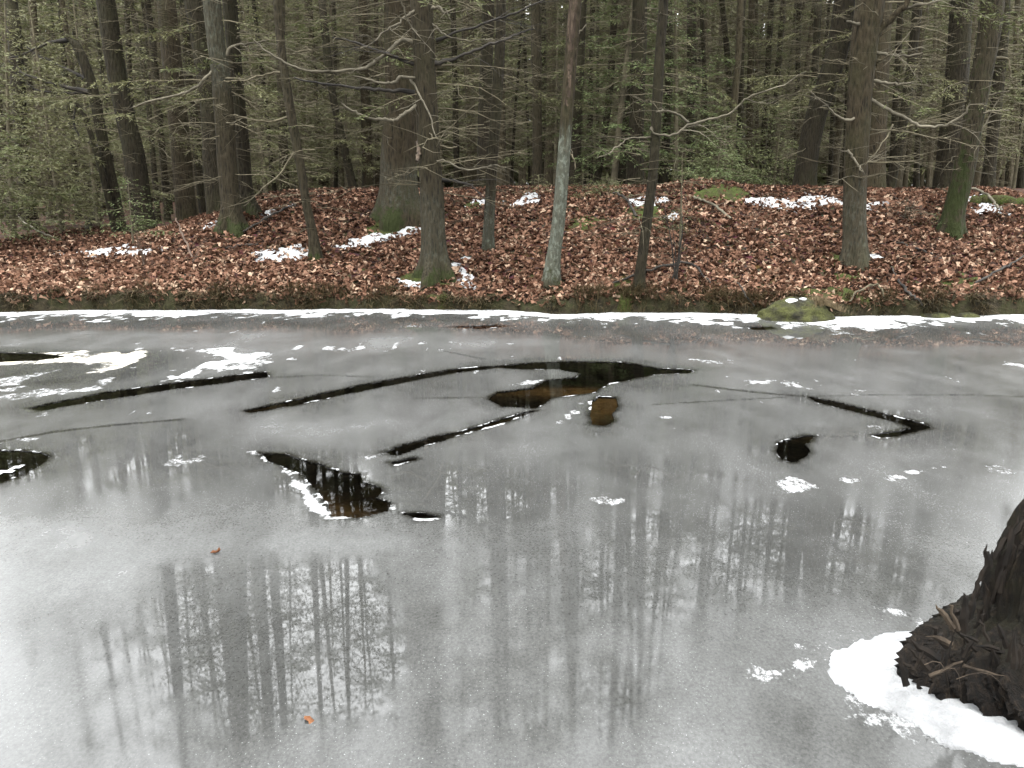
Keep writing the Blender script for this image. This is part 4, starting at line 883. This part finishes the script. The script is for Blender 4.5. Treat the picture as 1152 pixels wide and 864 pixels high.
# --- unseen wood added behind the camera to close off half of the sky
fm, wm = crown_meshes(390, 5.5, 20, 3.4, 120, 0.34, 2.5, 20, 1.6, 1.0, 0.26)
fm.materials.append(M['needles']); wm.materials.append(M['twig'])
CROWNS.append((fm, wm)); spots = []
while len(spots) < 46:
    x, Y = r.uniform(-24, 24), r.uniform(-26, -2.6)
    if all((x-a_)**2 + (Y-b_)**2 > 2.6**2 for a_, b_ in spots): spots.append((x, Y))
for i, (x, Y) in enumerate(spots):
    sc = r.uniform(0.85, 1.15); t = empty('unseen_screen_tree', (x, Y, -0.32 + 1.3*float(sst(-.5, -6, Y))))
    tag(t, 'unseen hemlock tree added behind the viewer to screen the sky', 'tree', 'unseen trees added behind the viewer to screen the sky')
    c = link('trunk', protos[i % 6], t); c.scale = (sc*1.5, sc*1.5, sc)
    c = link('crown', fm, t); c.scale = (sc,)*3; c.rotation_euler = (0, 0, r.uniform(0, 6.28))

# --- the far wood that closes the view, one mass
fol, wood = MB(), MB(); r = np.random.default_rng(33); mass = MB()
def simple_tree(seed):
    q = np.random.default_rng(seed); w, f = MB(), MB()
    w.tube(np.column_stack([np.cumsum(q.normal(0, .05, 6)), np.cumsum(q.normal(0, .05, 6)), np.linspace(-.3, 20, 6)]), np.linspace(.16, .03, 6), 5)
    for k in range(60):
        z = 0.5 + 18*q.random()**1.1; L = q.uniform(.8, 2.8)*(1.1 - z/22); a = q.uniform(0, 6.28); d = np.array([math.cos(a), math.sin(a), q.uniform(-.35, .15)])
        w.tube(np.array([[0, 0, z], np.array([0, 0, z]) + d*L]), np.array([.03, .012]), 3)
        m = 15; t = q.uniform(.2, 1.1, m); b = np.array([0, 0, z]) + d*(t*L)[:, None] + q.normal(0, .13, (m, 3)); dd = d + q.normal(0, .6, (m, 3)); dd /= np.linalg.norm(dd, axis=1)[:, None]
        V, Q = kites(b, dd, q.uniform(.5, 1.0, m), q.uniform(.12, .22, m), q); f.add(V, Q)
    return w, f
simp = [simple_tree(800+k) for k in range(5)]
fV, fQ, n0, fv = [], [], 0, []
wV, wQ, n1 = [], [], 0
for i in range(330):
    Y = r.uniform(50, 95); x = r.uniform(-.85, .85)*Y; w, f = simp[i % 5]; a = r.uniform(0, 6.28); sc = r.uniform(.8, 1.2); zz = float(ground(x, Y))
    Rm = np.array([[math.cos(a), -math.sin(a), 0], [math.sin(a), math.cos(a), 0], [0, 0, 1]])
    v = np.concatenate(f.V) @ Rm.T*sc + np.array([x, Y, zz]); fV.append(v); fQ.append(np.concatenate([np.asarray(q_) for q_ in f.Q]) + n0); n0 += len(v); fv.append(np.full(len(v), np.clip(r.normal(.5, .25), 0, 1)))
    v = np.concatenate(w.V) @ Rm.T*sc + np.array([x, Y, zz]); wV.append(v); wQ.append(np.concatenate([np.asarray(q_) for q_ in w.Q]) + n1); n1 += len(v)
mb = MB(); mb.add(np.concatenate(fV), np.concatenate(fQ), v=np.concatenate(fv)); fo = mb.build('far_wood', M['needles_grey_hazed'], None, False)
tag(fo, 'far-off mass of hemlock wood closing the view', 'forest', None, 'stuff')
for sx_, dy_ in ((-1, 7.0), (1, 22.0)):
    o = link('foliage', fo.data, fo); o.scale = (sx_, 1, 1); o.location = (3.0, dy_, 0); o['kind'] = 'stuff'
mb = MB(); mb.add(np.concatenate(wV), np.concatenate(wQ)); o = mb.build('trunks', M['bark_far_hazed'], fo); o['kind'] = 'stuff'

# --- young hemlocks and shrubs
def young_hemlock(name, px, py, height, width, label, mat, seed, Y=None, leaf=0.07, nbr=40, z0=0.15, tone=0.5, group=None, stem=True, node=0.075, droop=(.05, .35)):
    b = bank_pt(px, py) if Y is None else None
    if Y is not None: p = at(px, py, Y); b = np.array([p[0], Y, float(ground(p[0], Y))])
    r = np.random.default_rng(seed); t = empty(name, b); fol, wood = MB(), MB()
    bend = r.normal(0, .04, 2)
    st = np.column_stack([bend[0]*np.linspace(0, height, 8)**1.2, bend[1]*np.linspace(0, height, 8)**1.2, np.linspace(-.05, height, 8)])
    stem_mb = MB(); stem_mb.tube(st, np.linspace(0.012*height+.006, .004, 8), 6)
    for k in range(nbr):
        f = z0 + (1-z0)*(k + r.random())/nbr; p = np.array([np.interp(f*height, st[:, 2], st[:, q]) for q in range(3)])
        L = width*(1.02-f)**0.75*r.uniform(.5, 1.15) + .1
        spray(fol, wood, p, k*2.4 + r.uniform(-.6, .6), L, r.uniform(*droop), r, leaf, node, 0.26, 0.2, r.uniform(0, .35), 0.008, tone)
    stem_mb.build('stem', M['twig'], t); fol.build('foliage', mat, t, False); o = wood.build('twigs', M['twig'], t); o['kind'] = 'stuff'
    return tag(t, label, 'young tree' if height > 1.2 else 'shrub', group)
YH = 'young hemlocks on and behind the bank'
young_hemlock('hemlock_shrub', 150, 276, 1.25, 0.75, 'low green hemlock shrub below the stout left-leaning trunk', M['needles_fresh'], 1, leaf=0.06, nbr=34, group=YH)
young_hemlock('hemlock_shrub', 185, 255, 0.9, 0.7, 'small green hemlock shrub right of the low shrub on the left', M['needles'], 2, leaf=0.06, nbr=22, group=YH)
young_hemlock('young_hemlock', 803, 216, 1.35, 0.95, 'bushy fresh green young hemlock above the mossy hump', M['needles_fresh'], 3, Y=18.2, leaf=0.07, nbr=44, group=YH)
young_hemlock('young_hemlock', 765, 282, 1.6, 0.55, 'thin sparse hemlock sapling right of the slim right-leaning trunk', M['needles'], 4, leaf=0.05, nbr=22, group=YH)
young_hemlock('hemlock_shrub', 606, 219, 0.4, 0.55, 'flat grey green hemlock sprig left of the pale snag on the crest', M['needles_grey_hazed'], 5, leaf=0.06, nbr=14, group=YH)
young_hemlock('hemlock_shrub', 655, 218, 0.42, 0.6, 'low dark hemlock seedling right of the pale snag on the crest', M['needles'], 6, leaf=0.06, nbr=16, group=YH)
young_hemlock('hemlock_shrub', 684, 222, 0.4, 0.5, 'low bushy hemlock seedling left of the slim dark tree on the crest', M['needles'], 7, leaf=0.06, nbr=16, group=YH)
young_hemlock('hemlock_shrub', 1055, 258, 0.3, 0.3, 'tiny green seedling at the foot of the mossy green leaner', M['needles_fresh'], 8, leaf=0.05, nbr=10, group=YH)
young_hemlock('brown_shrub', 1018, 246, 0.35, 0.6, 'low brown brushy shrub left of the mossy green leaner', M['needles_brown'], 9, leaf=0.05, nbr=18)
young_hemlock('brown_shrub', 205, 240, 0.5, 0.6, 'low olive brown shrub left of the mossy-footed clump', M['needles_brown'], 10, leaf=0.05, nbr=18)
for i, (px, py, Y, h, w, m, txt) in enumerate([
    (15, 262, 17.0, 5.2, 2.0, 'needles_grey_hazed', 'tall misty young hemlock filling the left edge'), (70, 255, 18.5, 5.5, 1.9, 'needles_grey_hazed', 'tall feathery young hemlock behind the dark leaning trunk'),
    (-25, 270, 15.5, 4.2, 1.8, 'needles', 'young hemlock cut by the left edge of the picture'), (110, 240, 21.0, 6.0, 2.2, 'needles_grey_hazed', 'feathery grey green hemlock behind the slim dark stem'),
    (45, 265, 22.0, 4.0, 2.2, 'needles_brown', 'brownish feathery young tree deep in the left thicket'), (300, 214, 24.0, 6.5, 2.4, 'needles_grey_hazed', 'pale green hemlock seen between the clump and the slim leaning tree'),
    (345, 214, 28.0, 7.5, 2.6, 'needles_grey_hazed', 'tall grey green hemlock behind the slim leaning tree'), (390, 213, 25.0, 5.0, 2.0, 'needles_grey_hazed', 'grey green hemlock left of the thickest trunk'),
    (690, 212, 21.0, 7.0, 1.9, 'needles_fresh', 'tall fresh green hemlock between the snag and the slim right-leaning trunk'), (625, 212, 24.0, 5.5, 1.7, 'needles', 'green hemlock sapling behind the pale snag'),
    (760, 212, 22.5, 6.5, 1.8, 'needles_fresh', 'tall fresh green hemlock right of the slim right-leaning trunk'), (815, 212, 20.5, 2.0, 1.3, 'needles', 'spreading green young hemlock behind the mossy hump'),
    (870, 212, 22.0, 2.2, 1.2, 'needles', 'small green hemlock left of the dark bent trunk'), (1140, 212, 23.0, 4.5, 1.8, 'needles_grey_hazed', 'grey green young hemlock by the right edge'), (455, 212, 30.0, 7.0, 2.4, 'needles_grey_hazed', 'hazy hemlock behind the thickest trunk'), (575, 212, 30.0, 6.0, 2.4, 'needles_grey_hazed', 'hazy hemlock right of the slim lichen-footed trunk')]):
    young_hemlock('young_hemlock', px, py, h, w, txt, M[m], 30+i, Y=Y, leaf=0.10, nbr=95, z0=0.06 if Y < 23 else 0.12, group=YH, node=0.11)
# bare multi-stemmed shrub at the shore, thin saplings
def bare_shrub(px, py, h, n, label, seed, mat, spread=0.25, rr=0.010):
    b = bank_pt(px, py); t = empty('bare_shrub', b); r = np.random.default_rng(seed)
    for k in range(n):
        a = r.uniform(0, 6.28); l = h*r.uniform(.6, 1.1); tt = np.linspace(0, 1, 6)
        P = np.column_stack([np.cos(a)*spread*tt**1.3*l + r.normal(0, .02, 6)*tt, np.sin(a)*spread*.6*tt**1.3*l, tt*l - .03]); P[0, :2] += r.normal(0, .04, 2)
        mb = MB(); mb.tube(P, rr*(1.1-tt), 5)
        for q in range(4): bare_branch(mb, P[r.integers(2, 6)], r.uniform(0, 6.28), .3*h*r.uniform(.4, 1), r, -.4, .3, .006, 2, 3, 0)
        mb.build('stem', mat, t)
    return tag(t, label, 'shrub')
bare_shrub(760, 318, 1.3, 5, 'bare multi-stemmed shrub beside the slim right-leaning trunk', 1, M['twig_dark'], .2, .014)
bare_shrub(163, 300, 0.75, 5, 'thin reddish bare stems on the low left bank', 2, M['twig_brown'], .3, .007)
bare_shrub(215, 300, 0.7, 3, 'few bent bare stems in leaves below the clump', 3, M['twig_brown'], .6, .006)
bare_shrub(845, 262, 0.7, 3, 'thin bare twigs in leaves right of the mossy hump', 4, M['twig_brown'], .4, .006)
bare_shrub(1130, 250, 0.6, 3, 'thin bare twigs right of the mossy green leaner', 5, M['twig_brown'], .5, .006)

# --- fallen branches and logs
def fallen(name, rows, label, mat, cat='branch', lift=0.02, twigs=2, seed=0, on_ice_end=False):
    P = []
    for i, (px, py, w, dz) in enumerate(rows):
        b = bank_pt(px, py); P.append(b + np.array([0, 0, dz + lift]))
    P = np.array(P); R = np.array([w*(.5 if cat == 'log' else .34)*p[1]/FPX for (_, _, w, _), p in zip(rows, P)]); org = P[0].copy(); r = np.random.default_rng(seed)
    m = smooth_path(np.column_stack([P - org, R]), 5*len(rows)); m[:, 3] *= 1 + .12*r.normal(0, 1, len(m)); m[:, :3] += r.normal(0, .012, (len(m), 3))
    mb = MB(); mb.tube(m[:, :3], np.maximum(m[:, 3], .004), 8)
    for k in range(twigs): bare_branch(mb, m[r.integers(2, len(m)), :3], r.uniform(0, 6.28), r.uniform(.2, .5), r, -.2, .3, .008, 2, 3, 0)
    o = mb.build(name, mat); o.location = org; return tag(o, label, cat)
fallen('fallen_log', [(1090, 228, 12, .02), (1115, 228, 14, .02), (1145, 231, 15, .02), (1175, 233, 15, .02)], 'mossy fallen log by the right edge of the crest', M['moss'], 'log', 0.0, 0, 1)
fallen('fallen_branch', [(1078, 220, 3, .1), (1100, 222, 4, .12), (1118, 235, 4, .08), (1128, 240, 3, 0)], 'pale crooked branch lying over the mossy log', M['twig_pale'], 'branch', 0.02, 1, 2)
fallen('fallen_branch', [(262, 268, 3, .02), (290, 255, 4, .03), (310, 243, 4, .04), (336, 232, 3, .03)], 'dark branch lying right of the mossy-footed clump', M['twig_dark'], 'branch', 0.02, 2, 3)
fallen('fallen_branch', [(252, 282, 3, .02), (270, 279, 4, .02), (290, 277, 3, .02)], 'short dark stick beside the snow strip below the clump', M['twig_dark'], 'branch', 0.02, 0, 4)
fallen('fallen_log', [(96, 266, 7, .0), (106, 252, 8, .22), (120, 228, 8, .55)], 'short dark log propped up in the left thicket', M['bark_dark'], 'log', 0.02, 0, 5)
fallen('fallen_branch', [(22, 256, 2.5, .25), (45, 268, 2.5, .12), (70, 273, 2.5, .03)], 'thin pale stick leaning in the left thicket', M['twig_pale'], 'branch', 0.02, 1, 6)
fallen('fallen_branch', [(780, 228, 4, .1), (800, 236, 4, .1), (822, 248, 4, .02)], 'pale branch lying below the mossy hump', M['twig_pale'], 'branch', 0.02, 2, 7)
fallen('fallen_branch', [(1002, 304, 3, .05), (1012, 322, 4, .04), (1024, 340, 4, .08), (1036, 352, 3, .1)], 'dark stick hanging over the lip right of the shore rock', M['twig_dark'], 'branch', 0.02, 1, 8)
fallen('fallen_branch', [(1005, 275, 3, .02), (1035, 284, 4, .02), (1062, 296, 3, .02)], 'dark branch lying in leaves right of the grey hemlock', M['twig_dark'], 'branch', 0.02, 1, 9)
fallen('fallen_branch', [(830, 325, 2.5, .1), (837, 340, 3, .1), (848, 354, 2.5, .1)], 'thin twig hanging over the lip left of the shore rock', M['twig_dark'], 'branch', 0.02, 0, 10)
fallen('fallen_branch', [(955, 345, 2, .05), (965, 338, 3, .12), (985, 330, 3, .12), (994, 345, 2.5, .1)], 'bent twig arching over the lip above the shore rock', M['twig'], 'branch', 0.02, 1, 11)
fallen('fallen_branch', [(1095, 325, 3, .05), (1120, 312, 4, .08), (1150, 298, 3, .1)], 'dark stick slanting up the bank at the right edge', M['twig_dark'], 'branch', 0.02, 1, 12)
fallen('fallen_branch', [(690, 226, 3, .15), (705, 232, 4, .1), (715, 246, 4, .02)], 'dark stick on the crest left of the slim dark tree', M['twig_dark'], 'branch', 0.02, 1, 13)
fallen('fallen_branch', [(200, 262, 2.5, .25), (209, 280, 3, .12), (222, 305, 2.5, .0)], 'crooked thin branch stuck in leaves on the left bank', M['twig_brown'], 'branch', 0.02, 1, 14)
fallen('fallen_branch', [(690, 322, 4, .02), (735, 308, 4, .05), (775, 302, 4, .05), (800, 322, 3, .02)], 'dark tangled branch across the foot of the bare shrub', M['twig_dark'], 'branch', 0.03, 4, 15)

# --- mossy shore rock
c = ice_pt(903, 361); t = empty('shore_rock', (c[0], c[1]+0.25, 0))
nu, nv = 44, 22; U, Vv = np.meshgrid(np.linspace(0, 2*np.pi, nu, endpoint=False), np.linspace(0, np.pi/2, nv))
d = np.stack([np.cos(U)*np.cos(Vv), np.sin(U)*np.cos(Vv), np.sin(Vv)], -1)
rad = 1 + 0.16*fbm(d[..., 0]*1.6+2, d[..., 1]*1.6, d[..., 2]*1.6, seed=3) + 0.15*fbm(d[..., 0]*5, d[..., 1]*5, d[..., 2]*5, seed=4)
Pk = d*rad[..., None]*np.array([0.54, 0.36, 0.31]); Pk[..., 2] -= 0.03
i = np.arange(nv-1)[:, None]*nu; j = np.arange(nu)[None]; j2 = (j+1) % nu
Qk = np.stack([i+j, i+j2, i+nu+j2, i+nu+j], -1).reshape(-1, 4)
mb = MB(); mb.add(Pk.reshape(-1, 3), Qk); mb.build('rock', M['moss_dark'], t)
mb = MB(); r = np.random.default_rng(4); n = 900
x = r.normal(0.36, .12, n); y = r.normal(-.05, .12, n); z = np.full(n, .1) + .12*np.exp(-((x-.3)/.2)**2); az = r.uniform(0, 6.28, n); h = r.uniform(.06, .2, n); V = []
for tt in (0, .5, 1): V += [np.stack([x+np.cos(az)*h*.7*tt*tt-.004*(1-tt), y+np.sin(az)*h*.7*tt*tt, z+h*(tt-.4*tt*tt)], -1), np.stack([x+np.cos(az)*h*.7*tt*tt+.004*(1-tt), y+np.sin(az)*h*.7*tt*tt, z+h*(tt-.4*tt*tt)], -1)]
mb.add(np.stack(V, 1).reshape(-1, 3), (np.array([(0, 1, 3, 2), (2, 3, 5, 4)])[None] + np.arange(n)[:, None, None]*6).reshape(-1, 4), v=np.repeat(r.uniform(.5, 1, n), 6)); mb.build('dry_grass', M['grass'], t)
def cap(cx, cyv, rx, ry, seed):
    mb = MB(); U, R = np.meshgrid(np.linspace(0, 2*np.pi, 20, endpoint=False), np.linspace(0, 1, 6)); rr = R*(1 + .35*noise(np.cos(U)*1.5+seed, np.sin(U)*1.5, seed=seed))
    px_, py_ = cx + rx*rr*np.cos(U), cyv + ry*rr*np.sin(U); zz = np.sqrt(np.clip(1 - (px_/.56)**2 - (py_/.36)**2, 0.02, 1))*.31 - .03 + .028*(1-R**2) - .012*R
    i = np.arange(5)[:, None]*20; j = np.arange(20)[None]; j2 = (j+1) % 20
    mb.add(np.stack([px_, py_, zz], -1).reshape(-1, 3), np.stack([i+j, i+j2, i+20+j2, i+20+j], -1).reshape(-1, 4)); mb.build('snow_cap', M['snow'], t)
cap(-.14, -.06, .12, .07, 1); cap(.06, -.04, .09, .05, 2)
tag(t, 'rounded mossy rock with bits of snow on the icy shore', 'rock')
for k, (px, py, wx, txt) in enumerate([(1055, 357, .22, 'flat dark stone low on the icy shore right of the round rock'), (1090, 357, .18, 'small flat mossy stone by the right shore')]):
    c = ice_pt(px, py); mb = MB(); q = d*(1 + .2*fbm(d[..., 0]*2+k*5, d[..., 1]*2, d[..., 2]*2, seed=8+k))[..., None]*np.array([wx, wx*.6, .07]); mb.add(q.reshape(-1, 3), Qk)
    o = mb.build('shore_stone', M['moss_dark']); o.location = (c[0], c[1]+.05, -.01); tag(o, txt, 'stone')

# --- leaves on the ice
def single_leaf(px, py, size, label, seed, tilt=.15):
    c = ice_pt(px, py); mb = MB(); V, Q, T, v = leaf_shapes(1, np.array([[0, 0, size*.12]]), tilt, np.array([size]), np.array([.5]), seed); mb.add(V, Q, T, v=v)
    o = mb.build('fallen_leaf', M['leaf_orange'], None, False); o.location = c; tag(o, label, 'leaf', 'leaves lying on the ice')
single_leaf(348, 811, 0.055, 'orange leaf lying on the ice near the tree reflections', 5); single_leaf(243, 623, 0.055, 'small orange brown leaf on the pale ice below the open lead', 6)

# --- rotten stump
lft = ice_pt(1012, 772); frn = ice_pt(1150, 852)
base = np.array([lft[0] + 0.69, lft[1], 0.0]); t = empty('rotten_stump', base); r = np.random.default_rng(9)
RYF = base[1] - frn[1]
def ringed(zs, cxs, cys, rxs, rys, seed, amp, segs=220, tear=None, moss=0.0, twist=0.0):
    a = np.linspace(0, 2*np.pi, segs, endpoint=False); A, Zm = np.meshgrid(a, zs); At = A + twist*Zm
    C = lambda q: np.interp(Zm, zs, q)
    g = fbm(np.cos(At)*4.5+3, np.sin(At)*4.5+3, Zm*1.3, seed=seed, o=5); g2 = np.abs(noise(np.cos(At)*12, np.sin(At)*12, Zm*1.6, seed=seed+3)); lump = noise(np.cos(A)*1.6, np.sin(A)*1.6, Zm*4, seed=seed+6)
    rdg = (1-np.abs(noise(np.cos(At)*7+2, np.sin(At)*7, Zm*1.1, seed=seed+21)))**3
    k = 1 + amp*g - amp*.9*g2 + amp*.8*lump + amp*1.1*(rdg-.4) + amp*0.28*(((Zm*3.5 + 5*noise(np.cos(A)*8, np.sin(A)*8, 0.5, seed=seed+30) + 1.5*noise(np.cos(A)*25, np.sin(A)*25, .5, seed=seed+31)) % 1)*-1 + .5)
    Zt = Zm + 0.03*fbm(np.cos(A)*5, np.sin(A)*5, Zm*9, seed=seed+12)
    if tear is not None: Zt = Zt + ((Zm-zs[0])/(zs[-1]-zs[0]))**4*tear*np.abs(noise(np.cos(A)*9, np.sin(A)*9, 1.3, seed=seed+9))
    V = np.stack([C(cxs) + C(rxs)*k*np.cos(A), C(cys) + C(rys)*k*np.sin(A), Zt], -1); n = len(zs)
    i = np.arange(n-1)[:, None]*segs; j = np.arange(segs)[None]; j2 = (j+1) % segs
    Q = np.stack([i+j, i+j2, i+segs+j2, i+segs+j], -1).reshape(-1, 4)
    mb = MB(); mb.add(V.reshape(-1, 3), Q, moss=(moss*sst(.12, .3, Zm)).ravel()); return mb
zs = np.linspace(-.05, .34, 56); one = np.ones(56)
ringed(zs, 0.02*one, np.interp(zs, [-.05, .34], [0, .1]), np.interp(zs, [-.05, .0, .08, .16, .24, .30, .34], [.56, .62, .63, .57, .44, .27, .02]),
       np.interp(zs, [-.05, .0, .08, .2, .28, .34], [RYF*.92, RYF, RYF*1.02, RYF*.8, RYF*.5, .02]), 3, .14, 260, None, .22, 1.5).build('root_mass', M['stump'], t)
prof = np.array([at(px + 34, py, base[1] + .06) - base for px, py in [(1064, 740), (1078, 712), (1090, 690), (1098, 668), (1106, 648), (1120, 625), (1140, 604), (1160, 590), (1185, 572)]])
zs = np.linspace(prof[0, 2], prof[-1, 2], 54); lx = np.interp(zs, prof[:, 2], prof[:, 0]); rx = np.interp(zs, [zs[0], zs[-1]], [.34, .27])
ringed(zs, lx + rx, np.interp(zs, [zs[0], zs[-1]], [.08, .2]), rx, np.interp(zs, [zs[0], zs[-1]], [.24, .2]), 11, .12, 240, .22, .15).build('trunk_shell', M['stump'], t)
def splinter(px, py, Yo, length, ang, w, mat, seed, name='splinter', lean=0.0):
    q = np.random.default_rng(seed); p = at(px, py, base[1] + Yo) - base; n = 7; tt = np.linspace(0, 1, n)
    dirv = np.array([math.cos(ang), lean, math.sin(ang)]); P = p + dirv*((tt-.25)*length)[:, None] + q.normal(0, .005, (n, 3))*tt[:, None]
    mb = MB(); mb.tube(P, w*np.interp(tt, [0, .5, .85, 1], [.9, .8, .5, .06])*(1 + .15*q.normal(0, 1, n)), 4)
    V = mb.V[0]; V[:, 1] = (V[:, 1]-p[1])*.5 + p[1]; mb.build(name, mat, t, False)
for k in range(26):
    i = r.uniform(.6, 7.6); i0 = int(i); px_, py_ = [(1064, 740), (1078, 712), (1090, 690), (1098, 668), (1106, 648), (1120, 625), (1140, 604), (1160, 590), (1185, 572)][i0]
    splinter(px_ + 14 + r.uniform(0, 8), py_ + r.uniform(-4, 10), r.uniform(.04, .1), r.uniform(.12, .24), r.uniform(1.15, 1.8), r.uniform(.007, .016), M['splinter'], 200+k)
SPL = [(1050, 738, -.2, .15, 2.5, .016, 'splinter'), (1040, 748, -.22, .12, 2.3, .012, 'splinter'), (1030, 752, -.22, .10, 1.3, .010, 'splinter'), (1026, 752, -.22, .06, 2.5, .010, 'splinter'),
    (1062, 722, -.14, .12, 2.3, .018, 'splinter'), (1068, 700, -.12, .13, 2.2, .012, 'splinter_pale'), (1076, 702, -.12, .12, 2.0, .011, 'splinter_pale'), (1064, 722, -.16, .10, 2.7, .015, 'splinter_pale'),
    (1085, 700, -.08, .16, 1.7, .020, 'splinter'), (1080, 704, -.06, .10, 1.9, .016, 'splinter'), (1092, 688, -.05, .12, 1.5, .018, 'splinter'), (1099, 664, .05, .12, 1.5, .016, 'splinter'), (1106, 645, .05, .13, 1.35, .014, 'splinter'),
    (1112, 633, .05, .10, 1.9, .015, 'splinter'), (1124, 620, .06, .14, 1.2, .014, 'splinter'), (1140, 603, .08, .12, 1.1, .014, 'splinter'), (1056, 756, -.25, .14, .5, .010, 'splinter_pale'), (1095, 752, -.25, .16, -.3, .008, 'splinter_pale'), (1018, 764, -.1, .12, 1.9, .016, 'splinter')]
for k in range(22):
    SPL.append((r.uniform(1030, 1150), 0, r.uniform(-.24, -.05), r.uniform(.06, .16), r.uniform(1.2, 2.9), r.uniform(.005, .013), 'splinter' if r.random() < .9 else 'splinter_pale'))
for k, (px, py, Yo, l, an, w, m) in enumerate(SPL):
    if py == 0: py = np.interp(px, [1030, 1060, 1090, 1150], [762, 735, 715, 712]) + r.uniform(0, 40)
    splinter(px, py, Yo, l, an, w, M[m], k)
for k in range(3):
    q = np.random.default_rng(70+k); p = at(1040+18*k, 748+8*(k % 3), base[1]-.27) - base; tt = np.linspace(0, 1, 6)
    P = p + np.column_stack([tt*q.uniform(.05, .2), -.02*np.sin(tt*3), -tt*tt*q.uniform(.05, .2) + .05*np.sin(tt*3)]); mb = MB(); mb.tube(P, .0018*(1.1-tt), 4); mb.build('dry_stem', M['splinter_pale'], t)
tag(t, 'dark rotten splintered stump frozen into the ice at the lower right corner', 'stump')
